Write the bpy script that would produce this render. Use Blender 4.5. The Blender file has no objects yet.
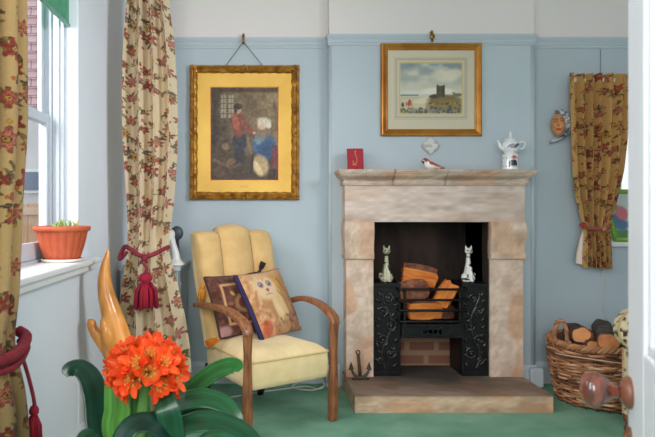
import bpy, bmesh, math, random
import numpy as np
from mathutils import Vector, Matrix
random.seed(7); RNG = np.random.default_rng(7)
PI = math.pi
SC = bpy.context.scene
COL = SC.collection

# ------------------------------------------------------------------ colour + materials
def lin(c):
    c = np.asarray(c, float) / 255.0
    return np.where(c <= 0.04045, c / 12.92, ((c + 0.055) / 1.055) ** 2.4)
def L4(c):
    l = lin(c); return (float(l[0]), float(l[1]), float(l[2]), 1.0)

def new_mat(name):
    m = bpy.data.materials.new(name); m.use_nodes = True
    nt = m.node_tree; b = nt.nodes['Principled BSDF']
    return m, nt, b
def mat(name, c, rough=0.6, c2=None, scale=8, bump=0.0, bscale=60, metal=0.0, detail=4, spec=0.5, coat=0.0, stretch=None, trans=0.0, lo=0.35, hi=0.65, sheen=0.0):
    """plain or two-tone noise material in object coordinates"""
    m, nt, b = new_mat(name); N = nt.nodes; K = nt.links
    b.inputs['Roughness'].default_value = rough; b.inputs['Metallic'].default_value = metal
    b.inputs['Specular IOR Level'].default_value = spec
    b.inputs['Coat Weight'].default_value = coat
    b.inputs['Transmission Weight'].default_value = trans
    b.inputs['Sheen Weight'].default_value = sheen
    b.inputs['Base Color'].default_value = L4(c)
    tc = N.new('ShaderNodeTexCoord'); src = tc.outputs['Object']
    if stretch:
        mp = N.new('ShaderNodeMapping'); mp.inputs['Scale'].default_value = stretch
        K.new(src, mp.inputs[0]); src = mp.outputs[0]
    if c2 is not None:
        n = N.new('ShaderNodeTexNoise'); n.inputs['Scale'].default_value = scale; n.inputs['Detail'].default_value = detail
        K.new(src, n.inputs['Vector'])
        r = N.new('ShaderNodeValToRGB'); r.color_ramp.elements[0].color = L4(c); r.color_ramp.elements[1].color = L4(c2)
        r.color_ramp.elements[0].position = lo; r.color_ramp.elements[1].position = hi
        K.new(n.outputs['Fac'], r.inputs[0]); K.new(r.outputs[0], b.inputs['Base Color'])
    if bump:
        n2 = N.new('ShaderNodeTexNoise'); n2.inputs['Scale'].default_value = bscale; n2.inputs['Detail'].default_value = 5
        K.new(src, n2.inputs['Vector'])
        bp = N.new('ShaderNodeBump'); bp.inputs['Strength'].default_value = bump; bp.inputs['Distance'].default_value = 0.01
        K.new(n2.outputs['Fac'], bp.inputs['Height']); K.new(bp.outputs[0], b.inputs['Normal'])
    return m
def mat_attr(name, rough=0.8, bump=0.0, bscale=200, spec=0.3, metal=0.0, coat=0.0, sheen=0.0, transl=0.0):
    m, nt, b = new_mat(name); N = nt.nodes; K = nt.links
    a = N.new('ShaderNodeAttribute'); a.attribute_name = 'Col'
    K.new(a.outputs['Color'], b.inputs['Base Color'])
    b.inputs['Roughness'].default_value = rough; b.inputs['Specular IOR Level'].default_value = spec
    b.inputs['Metallic'].default_value = metal; b.inputs['Coat Weight'].default_value = coat; b.inputs['Sheen Weight'].default_value = sheen
    if bump:
        tc = N.new('ShaderNodeTexCoord')
        n2 = N.new('ShaderNodeTexNoise'); n2.inputs['Scale'].default_value = bscale
        K.new(tc.outputs['Object'], n2.inputs['Vector'])
        bp = N.new('ShaderNodeBump'); bp.inputs['Strength'].default_value = bump; bp.inputs['Distance'].default_value = 0.005
        K.new(n2.outputs['Fac'], bp.inputs['Height']); K.new(bp.outputs[0], b.inputs['Normal'])
    if transl:
        t = N.new('ShaderNodeBsdfTranslucent'); K.new(a.outputs['Color'], t.inputs['Color'])
        mx = N.new('ShaderNodeMixShader'); mx.inputs[0].default_value = transl
        K.new(b.outputs[0], mx.inputs[1]); K.new(t.outputs[0], mx.inputs[2])
        K.new(mx.outputs[0], N['Material Output'].inputs[0])
    return m

# ------------------------------------------------------------------ mesh builder
class MB:
    def __init__(s): s.v = []; s.f = []; s.mi = []; s.sm = []; s.c = []
    def add(s, vs, fs, mi=0, smooth=True, col=None):
        o = len(s.v); s.v += [tuple(p) for p in vs]
        s.f += [tuple(i + o for i in f) for f in fs]; s.mi += [mi] * len(fs); s.sm += [smooth] * len(fs)
        if col is None: col = (255, 255, 255)
        if isinstance(col, tuple): s.c += [col] * len(vs)
        else: s.c += [tuple(k) for k in col]
        return s
    def box(s, x0, x1, y0, y1, z0, z1, mi=0, col=None):
        v = [(x0,y0,z0),(x1,y0,z0),(x1,y1,z0),(x0,y1,z0),(x0,y0,z1),(x1,y0,z1),(x1,y1,z1),(x0,y1,z1)]
        f = [(0,3,2,1),(4,5,6,7),(0,1,5,4),(1,2,6,5),(2,3,7,6),(3,0,4,7)]
        return s.add(v, f, mi, False, col)
    def loft(s, rings, cap=True, closed=True, mi=0, smooth=True, col=None):
        n = len(rings[0]); vs = [p for r in rings for p in r]; fs = []
        m = n if closed else n - 1
        for i in range(len(rings) - 1):
            for j in range(m):
                k = (j + 1) % n
                fs.append((i*n+j, i*n+k, (i+1)*n+k, (i+1)*n+j))
        if cap and closed:
            fs.append(tuple(range(n-1, -1, -1))); fs.append(tuple((len(rings)-1)*n + j for j in range(n)))
        return s.add(vs, fs, mi, smooth, col)
    def tube(s, pts, r, seg=10, cap=True, mi=0, col=None, sx=1.0, sy=1.0, up=None, closed=False, square=False):
        """swept tube; r number, list or per-point; sx/sy squash the section; square=True gives a rounded rectangle"""
        P = [Vector(p) for p in pts]; n = len(P)
        R = r if isinstance(r, (list, tuple, np.ndarray)) else [r] * n
        rings = []; prev = None
        for i in range(n):
            if closed: t = P[(i+1) % n] - P[i-1]
            else: t = P[min(i+1, n-1)] - P[max(i-1, 0)]
            if t.length < 1e-9: t = Vector((0,0,1))
            t.normalize()
            if prev is None:
                u = Vector(up) if up else (Vector((0,0,1)) if abs(t.z) < 0.9 else Vector((1,0,0)))
            else: u = prev
            a = u - t * u.dot(t)
            if a.length < 1e-6: a = t.orthogonal()
            a.normalize(); b = t.cross(a); prev = a
            ring = []
            for k in range(seg):
                th = 2*PI*k/seg
                cx, cy = math.cos(th), math.sin(th)
                if square:
                    q = (abs(cx)**6 + abs(cy)**6) ** (-1/6); cx *= q; cy *= q
                ring.append(P[i] + a * (cx * R[i] * sx) + b * (cy * R[i] * sy))
            rings.append(ring)
        if closed: rings.append(rings[0]); cap = False
        return s.loft(rings, cap, True, mi, True, col)
    def lathe(s, prof, c=(0,0,0), seg=24, axis='z', mi=0, col=None, sx=1, sy=1):
        """prof: list of (r, h). capped at both ends"""
        rings = []
        for r, h in prof:
            ring = []
            for k in range(seg):
                t = 2*PI*k/seg; a, b = max(r,1e-4)*math.cos(t)*sx, max(r,1e-4)*math.sin(t)*sy
                p = {'z': (a, b, h), 'y': (a, h, -b), 'x': (h, a, b)}[axis]
                ring.append((p[0]+c[0], p[1]+c[1], p[2]+c[2]))
            rings.append(ring)
        return s.loft(rings, True, True, mi, True, col)
    def ell(s, c, r, seg=16, rg=10, mi=0, col=None, rot=None):
        rings = []
        for i in range(rg + 1):
            ph = -PI/2 + PI*i/rg; ring = []
            for k in range(seg):
                t = 2*PI*k/seg
                p = Vector((r[0]*max(math.cos(ph),1e-3)*math.cos(t), r[1]*max(math.cos(ph),1e-3)*math.sin(t), r[2]*math.sin(ph)))
                if rot: p = rot @ p
                ring.append(p + Vector(c))
            rings.append(ring)
        return s.loft(rings, True, True, mi, True, col)
    def build(s, name, mats, parent=None, bevel=0.0, paint=None, sub=0, bseg=2):
        me = bpy.data.meshes.new(name)
        me.from_pydata(s.v, [], s.f)
        me.polygons.foreach_set('use_smooth', s.sm); me.polygons.foreach_set('material_index', s.mi)
        me.update()
        bm = bmesh.new(); bm.from_mesh(me); bmesh.ops.recalc_face_normals(bm, faces=bm.faces); bm.to_mesh(me); bm.free()
        C = np.array(s.c, float)
        if paint is not None: C = paint(np.array(s.v, float))
        o = finish(name, me, mats, parent, C)
        if bevel:
            b = o.modifiers.new('Bevel', 'BEVEL'); b.width = bevel; b.segments = bseg; b.limit_method = 'ANGLE'; b.angle_limit = 0.6
            b.harden_normals = False
        if sub:
            q = o.modifiers.new('Sub', 'SUBSURF'); q.levels = sub; q.render_levels = sub
        return o
def finish(name, me, mats, parent=None, C=None):
    for m in (mats if isinstance(mats, (list, tuple)) else [mats]): me.materials.append(m)
    if C is not None and len(C):
        a = me.attributes.new('Col', 'FLOAT_COLOR', 'POINT')
        d = np.ones((len(me.vertices), 4), np.float32); d[:, :3] = lin(np.clip(C, 0, 255))
        a.data.foreach_set('color', d.ravel())
    o = bpy.data.objects.new(name, me); COL.objects.link(o)
    if parent is not None: o.parent = parent
    return o
def grid(name, V, mats, parent=None, C=None, smooth=True, wrap=False):
    """V: (nv, nu, 3) array"""
    nv, nu = V.shape[:2]
    idx = np.arange(nv*nu).reshape(nv, nu)
    q = np.stack([idx[:-1,:-1], idx[:-1,1:], idx[1:,1:], idx[1:,:-1]], -1).reshape(-1, 4)
    me = bpy.data.meshes.new(name)
    me.vertices.add(nv*nu); me.vertices.foreach_set('co', V.reshape(-1).astype(np.float32))
    nf = len(q); me.loops.add(nf*4); me.loops.foreach_set('vertex_index', q.ravel().astype(np.int32))
    me.polygons.add(nf); me.polygons.foreach_set('loop_start', np.arange(0, nf*4, 4, dtype=np.int32))
    me.update(calc_edges=True); me.validate()
    me.polygons.foreach_set('use_smooth', np.full(nf, smooth))
    return finish(name, me, mats, parent, None if C is None else C.reshape(-1, 3))
def organic(name, mb, m, parent=None, voxel=0.006, paint=None, smooth=6):
    """union of overlapping blobs -> one continuous remeshed skin, painted by position"""
    o = mb.build(name, m)
    r = o.modifiers.new('R', 'REMESH'); r.mode = 'VOXEL'; r.voxel_size = voxel; r.use_smooth_shade = True
    s = o.modifiers.new('S', 'SMOOTH'); s.iterations = smooth; s.factor = 0.5
    bpy.context.view_layer.update()
    dg = bpy.context.evaluated_depsgraph_get()
    me = bpy.data.meshes.new_from_object(o.evaluated_get(dg))
    old = o.data; bpy.data.objects.remove(o); bpy.data.meshes.remove(old)
    for a in list(me.attributes):
        if a.name == 'Col': me.attributes.remove(a)
    me.materials.clear(); me.name = name
    me.polygons.foreach_set('use_smooth', np.ones(len(me.polygons), bool))
    C = None
    if paint is not None:
        v = np.empty(len(me.vertices)*3, np.float32); me.vertices.foreach_get('co', v)
        C = paint(v.reshape(-1, 3).astype(float))
    return finish(name, me, m, parent, C)
def spline(pts, n=8, closed=False):
    P = [np.array(p, float) for p in pts]; out = []
    m = len(P); rng = range(m if closed else m - 1)
    for i in rng:
        if closed: p0, p1, p2, p3 = P[i-1], P[i], P[(i+1) % m], P[(i+2) % m]
        else: p0, p1, p2, p3 = P[max(i-1,0)], P[i], P[i+1], P[min(i+2,m-1)]
        for k in range(n):
            t = k / n
            out.append(0.5*((2*p1) + (-p0+p2)*t + (2*p0-5*p1+4*p2-p3)*t*t + (-p0+3*p1-3*p2+p3)*t**3))
    if not closed: out.append(P[-1])
    return [tuple(p) for p in out]
def interp_r(rs, n=8):
    out = []
    for i in range(len(rs)-1):
        for k in range(n): out.append(rs[i] + (rs[i+1]-rs[i])*k/n)
    return out + [rs[-1]]

def tag(o, label, cat, group=None):
    o['label'] = label; o['category'] = cat
    if group: o['group'] = group
    return o
def struct(o): o['kind'] = 'structure'; return o
def thing(name, label, cat, loc=(0,0,0), rotz=0.0, group=None):
    o = bpy.data.objects.new(name, None); COL.objects.link(o); o.empty_display_size = 0.05
    o.location = loc; o.rotation_euler = (0, 0, rotz)
    return tag(o, label, cat, group)
def copy_tree(o, parent=None):
    c = o.copy(); COL.objects.link(c)
    if parent is not None: c.parent = parent
    for ch in list(o.children): copy_tree(ch, c)
    return c
def smooth01(x): x = np.clip(x, 0, 1); return x*x*(3-2*x)
def vnoise(x, y, seed=0):
    """cheap smooth value noise on arrays"""
    r = np.random.default_rng(seed).random((64, 64))
    xi = np.floor(x).astype(int); yi = np.floor(y).astype(int); fx = smooth01(x-xi); fy = smooth01(y-yi)
    g = lambda a, b: r[a % 64, b % 64]
    return (g(xi,yi)*(1-fx)+g(xi+1,yi)*fx)*(1-fy) + (g(xi,yi+1)*(1-fx)+g(xi+1,yi+1)*fx)*fy
class Canvas:
    """paints on arrays of plane coordinates (X right, Y up)"""
    def __init__(s, X, Y, base):
        s.X, s.Y = X, Y; s.C = np.ones(X.shape + (3,)) * np.array(base, float)
    def mix(s, m, c):
        m = np.clip(m, 0, 1)[..., None]; s.C = s.C*(1-m) + np.array(c, float)*m; return s
    def ell(s, cx, cy, rx, ry, c, ang=0, soft=0.15, a=1.0):
        ca, sa = math.cos(ang), math.sin(ang)
        dx, dy = s.X-cx, s.Y-cy
        d = np.sqrt(((dx*ca+dy*sa)/rx)**2 + ((-dx*sa+dy*ca)/ry)**2)
        return s.mix(a*np.clip((1-d)/soft+0.5, 0, 1), c)
    def rect(s, x0, x1, y0, y1, c, soft=1e-3, a=1.0):
        f = lambda d: np.clip(d/soft+0.5, 0, 1)
        return s.mix(a*f(s.X-x0)*f(x1-s.X)*f(s.Y-y0)*f(y1-s.Y), c)
    def line(s, pts, w, c, soft=0.3, a=1.0):
        d = np.full(s.X.shape, 1e9)
        for (ax, ay), (bx, by) in zip(pts[:-1], pts[1:]):
            vx, vy = bx-ax, by-ay; L = vx*vx+vy*vy+1e-12
            t = np.clip(((s.X-ax)*vx+(s.Y-ay)*vy)/L, 0, 1)
            d = np.minimum(d, np.hypot(s.X-ax-t*vx, s.Y-ay-t*vy))
        return s.mix(a*np.clip((w-d)/(w*soft)+0.5, 0, 1), c)
    def grad(s, t, c0, c1):
        t = np.clip(t, 0, 1)[..., None]; s.C = np.array(c0, float)*(1-t)+np.array(c1, float)*t; return s
    def noise(s, fx, amp, seed=1, fy=None):
        s.C = s.C + ((vnoise(s.X*fx, s.Y*(fy or fx), seed)-0.5)*2*amp)[..., None]; return s

# ------------------------------------------------------------------ camera
F, VX, VY, EYE = 600.0, 261.0, 212.0, 1.05
cd = bpy.data.cameras.new('camera'); cam = bpy.data.objects.new('camera', cd); COL.objects.link(cam)
cam.location = (0, 0, EYE); cam.rotation_euler = (PI/2, 0, 0)
cd.sensor_width = 36; cd.sensor_fit = 'HORIZONTAL'; cd.lens = F/655*36
cd.shift_x = (327.5-VX)/655; cd.shift_y = -(218.5-VY)/655
cd.clip_start = 0.02
cd.dof.use_dof = True; cd.dof.focus_distance = 2.6; cd.dof.aperture_fstop = 6.6
SC.camera = cam
SC.view_settings.view_transform = 'Standard'; SC.view_settings.look = 'None'
SC.view_settings.exposure = 0.0

# ------------------------------------------------------------------ shared materials
M = {}
M['white_paint'] = mat('white_paint', (226,227,230), 0.45, spec=0.4)
M['rail_blue'] = mat('rail_blue', (184,196,204), 0.5)
M['skirting'] = mat('skirting', (206,213,220), 0.45)
M['iron'] = mat('cast_iron', (12,12,14), 0.42, (22,22,25), 30, 0.25, 120, spec=0.28)
M['brass'] = mat('old_brass', (150,110,45), 0.35, metal=0.9)
M['cable'] = mat('cable', (205,200,190), 0.6)
# ------------------------------------------------------------------ world + light
w = bpy.data.worlds.new('daylight'); SC.world = w; w.use_nodes = True
bg = w.node_tree.nodes['Background']; bg.inputs[0].default_value = (0.90, 0.95, 1.0, 1); bg.inputs[1].default_value = 1.15
def area(name, loc, target, sx, sy, power, color=(1,1,1), portal=False):
    l = bpy.data.lights.new(name, 'AREA'); l.shape = 'RECTANGLE'; l.size = sx; l.size_y = sy; l.energy = power; l.color = color
    o = bpy.data.objects.new(name, l); COL.objects.link(o); o.location = loc
    d = Vector(target) - Vector(loc); o.rotation_euler = d.to_track_quat('-Z', 'Y').to_euler()
    if portal: l.cycles.is_portal = True
    return o
area('rear_fill_light', (-0.35, -1.35, 1.85), (0.7, 3.4, 0.9), 1.5, 1.3, 60, (1.0, 0.975, 0.94))  # fill lamp added behind the camera; no bay window there
area('window_daylight', (-1.95, 1.45, 2.25), (0.2, 2.75, 0.9), 1.5, 1.3, 85, (0.97, 0.98, 1.0))
area('near_left_fill_light', (-0.74, 0.45, 1.55), (0.85, 2.0, 1.05), 0.7, 1.1, 13, (0.97, 0.98, 1.0))  # unseen fill lamp added to brighten the door; no window here
sl = area('side_fill_light', (2.3, 0.5, 2.2), (-0.8, 2.85, 1.3), 0.9, 0.9, 11, (0.97, 0.97, 1.0)); sl.data.spread = 1.05  # unseen fill lamp added to lift the left wall

# ------------------------------------------------------------------ room shell
XW, YA, YB = -0.78, 3.69, 3.62          # left wall plane, alcove plane, chimney-breast plane
BX0, BX1, XR, HC = 0.41, 1.647, 2.66, 2.56
def wall_mat(name, low, high, zsplit=2.10):
    m, nt, b = new_mat(name); N = nt.nodes; K = nt.links
    tc = N.new('ShaderNodeTexCoord'); sp = N.new('ShaderNodeSeparateXYZ'); K.new(tc.outputs['Object'], sp.inputs[0])
    g = N.new('ShaderNodeMath'); g.operation = 'GREATER_THAN'; g.inputs[1].default_value = zsplit; K.new(sp.outputs['Z'], g.inputs[0])
    n = N.new('ShaderNodeTexNoise'); n.inputs['Scale'].default_value = 2.5; n.inputs['Detail'].default_value = 6; K.new(tc.outputs['Object'], n.inputs[0])
    r = N.new('ShaderNodeValToRGB'); r.color_ramp.elements[0].position = .3; r.color_ramp.elements[1].position = .7
    r.color_ramp.elements[0].color = L4(tuple(c*0.975 for c in low)); r.color_ramp.elements[1].color = L4(low); K.new(n.outputs['Fac'], r.inputs[0])
    mx = N.new('ShaderNodeMix'); mx.data_type = 'RGBA'; K.new(g.outputs[0], mx.inputs[0]); K.new(r.outputs[0], mx.inputs[6]); mx.inputs[7].default_value = L4(high)
    K.new(mx.outputs[2], b.inputs['Base Color']); b.inputs['Roughness'].default_value = 0.75; b.inputs['Specular IOR Level'].default_value = 0.25
    n2 = N.new('ShaderNodeTexNoise'); n2.inputs['Scale'].default_value = 14; n2.inputs['Detail'].default_value = 6; K.new(tc.outputs['Object'], n2.inputs[0])
    bp = N.new('ShaderNodeBump'); bp.inputs['Strength'].default_value = 0.12; bp.inputs['Distance'].default_value = 0.01
    K.new(n2.outputs['Fac'], bp.inputs['Height']); K.new(bp.outputs[0], b.inputs['Normal'])
    return m
FRIEZE = (228,223,221)
mw_back = wall_mat('blue_wall', (188,201,209), FRIEZE)
mw_left = wall_mat('pale_wall', (222,228,236), (218,224,230), 2.12)
m_ceiling = mat('ceiling_white', (225,224,220), 0.8)

def carpet_mat():
    m, nt, b = new_mat('green_carpet'); N = nt.nodes; K = nt.links
    tc = N.new('ShaderNodeTexCoord')
    n = N.new('ShaderNodeTexNoise'); n.inputs['Scale'].default_value = 3.5; n.inputs['Detail'].default_value = 6; K.new(tc.outputs['Object'], n.inputs[0])
    n2 = N.new('ShaderNodeTexNoise'); n2.inputs['Scale'].default_value = 260; n2.inputs['Detail'].default_value = 2; K.new(tc.outputs['Object'], n2.inputs[0])
    ad = N.new('ShaderNodeMath'); ad.operation = 'MULTIPLY_ADD'; ad.inputs[1].default_value = 0.35; K.new(n2.outputs['Fac'], ad.inputs[0]); K.new(n.outputs['Fac'], ad.inputs[2])
    r = N.new('ShaderNodeValToRGB'); r.color_ramp.elements[0].position = .45; r.color_ramp.elements[1].position = .9
    r.color_ramp.elements[0].color = L4((98,148,122)); r.color_ramp.elements[1].color = L4((148,190,166)); K.new(ad.outputs[0], r.inputs[0])
    K.new(r.outputs[0], b.inputs['Base Color']); b.inputs['Roughness'].default_value = 0.95; b.inputs['Specular IOR Level'].default_value = 0.1
    bp = N.new('ShaderNodeBump'); bp.inputs['Strength'].default_value = 0.6; bp.inputs['Distance'].default_value = 0.006
    K.new(n2.outputs['Fac'], bp.inputs['Height']); K.new(bp.outputs[0], b.inputs['Normal'])
    return m
struct(MB().box(-1.0, XR+.15, -1.6, YA+.4, -0.1, 0).build('floor', carpet_mat()))
struct(MB().box(-0.95, XR+.15, -1.6, YA+.4, HC, HC+.1).build('ceiling', m_ceiling))
# left wall with the sash window opening
WY0, WY1, WZ0, WZ1 = 1.30, 2.56, 0.83, 2.20
b = MB()
b.box(-0.95, XW, -1.6, WY0, 0, HC); b.box(-0.95, XW, WY1, YA+.4, 0, HC)
b.box(-0.95, XW, WY0, WY1, 0, WZ0); b.box(-0.95, XW, WY0, WY1, WZ1, HC)
struct(b.build('wall_left', mw_left, bevel=0.006))
# back wall: left alcove
struct(MB().box(XW-.17, BX0+.02, YA, YA+.4, 0, HC).build('wall_back', mw_back))
# chimney breast with the fire opening
FX0, FX1, FZ = 0.650, 1.340, 0.995
b = MB()
b.box(BX0, FX0, YB, YA+.38, 0, HC); b.box(FX1, BX1, YB, YA+.38, 0, HC); b.box(FX0, FX1, YB, YA+.38, FZ, HC)
struct(b.build('wall_chimney_breast', mw_back))
# right alcove wall with the small window opening
VX0, VX1, VZ0, VZ1 = 2.07, 2.58, 0.86, 1.84
b = MB()
b.box(BX1-.02, VX0, YA, YA+.4, 0, HC); b.box(VX1, XR+.15, YA, YA+.4, 0, HC)
b.box(VX0, VX1, YA, YA+.4, 0, VZ0); b.box(VX0, VX1, YA, YA+.4, VZ1, HC)
struct(b.build('wall_back_right', wall_mat('blue_wall_grey', (182,195,203), FRIEZE)))
struct(MB().box(XR, XR+.15, -0.2, YA, 0, HC).build('wall_right', mw_back))

# picture rail (profile swept along the three walls) and skirting
def run(name, prof, path, m):
    """prof: (out, z) points; path: plan points with the room on the right-hand side of travel reversed"""
    rings = []
    n = len(path)
    for i in range(n):
        p = Vector((*path[i], 0))
        dirs = []
        if i > 0: dirs.append((Vector((*path[i], 0)) - Vector((*path[i-1], 0))).normalized())
        if i < n-1: dirs.append((Vector((*path[i+1], 0)) - Vector((*path[i], 0))).normalized())
        nrm = [Vector((d.y, -d.x, 0)) for d in dirs]
        if len(nrm) == 2:
            o = (nrm[0] + nrm[1]); o = o / max(o.dot(nrm[0]), 0.2)
        else: o = nrm[0]
        rings.append([p + o*a + Vector((0,0,z)) for a, z in prof])
    return MB().loft(rings, True, True, 0, False).build(name, m)
rail = [(0,2.056),(0.006,2.056),(0.008,2.063),(0.005,2.068),(0.009,2.076),(0.010,2.085),(0.007,2.090),(0.012,2.100),(0.016,2.110),(0.016,2.121),(0,2.124)]
struct(run('trim_1', rail, [(XW, YA), (BX0, YA), (BX0, YB), (BX1, YB), (BX1, YA), (XR, YA)], M['rail_blue']))
skirt = [(0,0),(0.018,0),(0.018,0.105),(0.014,0.118),(0.008,0.128),(0,0.132)]
struct(run('baseboard_back_left', skirt, [(XW, YA), (BX0, YA), (BX0, YB), (0.475, YB)], M['skirting']))
struct(run('baseboard_back_right', skirt, [(1.535, YB), (BX1, YB), (BX1, YA), (XR, YA)], M['skirting']))
struct(run('baseboard_left', skirt, [(XW, 0.0), (XW, 3.69)], M['skirting']))
# plinth block at the foot of the breast corner, with its rounded angle bead running up
b = MB(); b.box(1.606, 1.690, 3.575, 3.675, 0, 0.118)
struct(b.build('trim_2', M['skirting'], bevel=0.012))
b = MB(); b.tube([(1.640, 3.627, 0.11), (1.640, 3.627, 2.052)], 0.016, 12)
struct(b.build('trim_3', M['rail_blue']))
b = MB(); b.tube([(0.417, 3.627, 0.13), (0.417, 3.627, 2.052)], 0.012, 12)
struct(b.build('trim_4', M['rail_blue']))

# ------------------------------------------------------------------ window 1 (sash window in the left wall)
def glass_mat():
    m, nt, b = new_mat('window_glass'); N = nt.nodes; K = nt.links
    t = N.new('ShaderNodeBsdfTransparent'); g = N.new('ShaderNodeBsdfGlossy'); g.inputs['Roughness'].default_value = 0.02
    mx = N.new("ShaderNodeMixShader"); mx.inputs[0].default_value = 0.04; K.new(t.outputs[0], mx.inputs[1]); K.new(g.outputs[0], mx.inputs[2])
    K.new(mx.outputs[0], N['Material Output'].inputs[0]); return m
M['glass'] = glass_mat()
win = bpy.data.objects.new('window_1', None); COL.objects.link(win); struct(win)
win.location = (-0.9, 1.93, WZ0)
def wp(o): o.location = (0.9, -1.93, -WZ0); o.parent = win; return o
b = MB()   # box frame with stepped linings at both jambs, head and cill
for (ya, yb, s) in ((WY1-0.018, WY1, -1), (WY0, WY0+0.018, 1)):
    b.box(-0.937, -0.885, ya, yb, WZ0, WZ1)
    y = WY1-0.018 if s < 0 else WY0+0.018
    for k, (xa, xb, d) in enumerate([(-0.897, -0.885, .008)]):
        b.box(xa, xb, min(y, y+s*d), max(y, y+s*d), WZ0, WZ1)
b.box(-0.937, -0.885, WY0, WY1, WZ1-0.04, WZ1); b.box(-0.95, -0.885, WY0, WY1, WZ0-0.0, WZ0+0.03)
M['frame_grey'] = mat('frame_grey', (186,194,202), .45)
wp(b.build('window_frame', M['frame_grey'], bevel=0.004))
b = MB()   # architrave bead lining the reveal
b.box(-0.885, -0.835, WY1-0.018, WY1, WZ0, WZ1); b.box(-0.868, -0.852, WY1-0.026, WY1-.016, WZ0, WZ1)
wp(b.build('reveal_lining', M['frame_grey'], bevel=0.004))
for (nm, xs, za, zb) in (('upper_sash', -0.925, 1.42, WZ1-0.04), ('lower_sash', -0.903, WZ0+0.03, 1.46)):
    b = MB(); ya, yb = WY0+0.018, WY1-0.018; s = 0.036; x0, x1 = xs-0.010, xs+0.010
    b.box(x0, x1, ya, ya+s, za, zb); b.box(x0, x1, yb-s, yb, za, zb)
    b.box(x0, x1, ya+s, yb-s, zb-0.042, zb); b.box(x0, x1, ya+s, yb-s, za, za+(0.042 if nm == 'upper_sash' else 0.07))
    sash = wp(b.build(nm, M['frame_grey'], bevel=0.005))
    g = MB().box(xs-0.002, xs+0.002, ya+s-.01, yb-s+.01, za+.03, zb-.03).build('pane', M['glass'], sash)
b = MB()   # deep sill board with rounded nosing and a horn running past the reveal
b.box(-0.90, -0.715, WY0-0.02, 2.60, WZ0-0.005, WZ0+0.020)
b.box(XW, -0.715, 2.59, 2.70, WZ0-0.005, WZ0+0.020); b.box(XW, -0.735, WY0-0.02, 2.685, WZ0-0.035, WZ0-0.004)
wp(b.build('window_sill', M['white_paint'], bevel=0.008, bseg=3))

# green roller blind at the head of the window
b = MB(); b.box(-0.824, -0.818, WY0+.02, WY1-.005, 1.845, 2.2)
bl = thing('roller_blind', 'rolled-up green fabric blind at the top of the sash window', 'blind', (-0.82, 1.93, 1.845))
def ch(o, p):
    o.parent = p; o.matrix_parent_inverse = Matrix.Translation(p.location).inverted() if p.rotation_euler.z == 0 else (Matrix.Translation(p.location) @ Matrix.Rotation(p.rotation_euler.z, 4, 'Z')).inverted(); return o
ch(b.build('blind_fabric', mat('blind_green', (88,160,128), 0.8, (70,140,110), 20)), bl)
b = MB(); b.tube([(-0.821, WY0+.02, 1.845), (-0.821, WY1-.005, 1.845)], 0.009, 10)
ch(b.build('bottom_bar', mat('bar_green', (120,182,156), 0.5)), bl)

# ------------------------------------------------------------------ outside the window
def brick_mat(name, c1, c2, mortar, scale, bw=0.5, rh=0.25, off=0.5, mort=0.02, rot=(PI/2,0,0)):
    m, nt, b = new_mat(name); N = nt.nodes; K = nt.links
    tc = N.new('ShaderNodeTexCoord'); mp = N.new('ShaderNodeMapping'); mp.inputs['Rotation'].default_value = rot
    K.new(tc.outputs['Object'], mp.inputs[0])
    t = N.new('ShaderNodeTexBrick'); t.inputs['Scale'].default_value = scale; t.inputs['Color1'].default_value = L4(c1); t.inputs['Color2'].default_value = L4(c2)
    t.inputs['Mortar'].default_value = L4(mortar); t.inputs['Mortar Size'].default_value = mort; t.inputs['Brick Width'].default_value = bw; t.inputs['Row Height'].default_value = rh; t.offset = off
    K.new(mp.outputs[0], t.inputs['Vector']); K.new(t.outputs['Color'], b.inputs['Base Color']); b.inputs['Roughness'].default_value = 0.9
    return m
hs = thing('neighbouring_house', 'house outside with pinkish tile-hung upper storey above a white rendered wall', 'house', (-4, 8, 0))
b = MB(); b.box(-9, -1.6, 8.0, 8.3, -1.0, 2.36)
ch(b.build('rendered_wall', mat('render_white', (212,212,212), 0.9, (200,200,200), 3)), hs)
b = MB()
for k in range(24):
    z = 2.34 + 0.118*k; b.add([(-9,8.02,z),(-1.6,8.02,z),(-1.6,7.955,z),(-9,7.955,z),(-9,8.02,z+.125),(-1.6,8.02,z+.125),(-1.6,7.985,z+.125),(-9,7.985,z+.125)], [(0,1,2,3),(3,2,6,7),(4,7,6,5)], 0, False)
ch(b.build('hung_tiles', brick_mat('hung_tiles', (218,186,188), (206,170,174), (140,98,106), 4.24, 0.7, 0.5, 0.5, 0.028)), hs)
b = MB(); b.box(-3.22, -2.75, 7.96, 8.01, 1.30, 1.62)
f = ch(b.build('house_window', M['white_paint']), hs)
b = MB(); b.box(-3.17, -2.80, 7.945, 7.96, 1.34, 1.58); b.build('pane', mat('dark_pane', (96,112,135), 0.2), f)
f.location = (0,0,0)
fn = thing('garden_fence', 'pale wooden board fence outside the sash window', 'fence', (-3.2, 6.4, 0))
b = MB()
for k in range(34):
    x = -6.4 + 0.145*k; b.box(x, x+0.14, 6.4, 6.42, 0, 1.14+0.006*math.sin(k*2.1))
ch(b.build('fence_boards', mat('fence_wood', (200,168,136), 0.85, (176,142,112), 6, stretch=(20,20,1))), fn)
b = MB(); b.box(-6.4, -1.5, 6.37, 6.40, 1.02, 1.10); ch(b.build('rail', mat('fence_rail', (196,168,140), 0.85)), fn)
b = MB(); b.box(-1.20, -0.99, WY0-.1, WY1+.08, 0.76, 0.86)
tag(b.build('outer_sill', mat('terracotta_sill', (176,120,92), 0.8, (150,96,72), 12)), 'brownish tiled sill outside the sash window', 'sill')
b = MB(); b.box(-14, -1.0, 0, 14, -0.3, -0.2)
struct(b.build('ground', mat('paving', (120,118,112), 0.9)))
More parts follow.
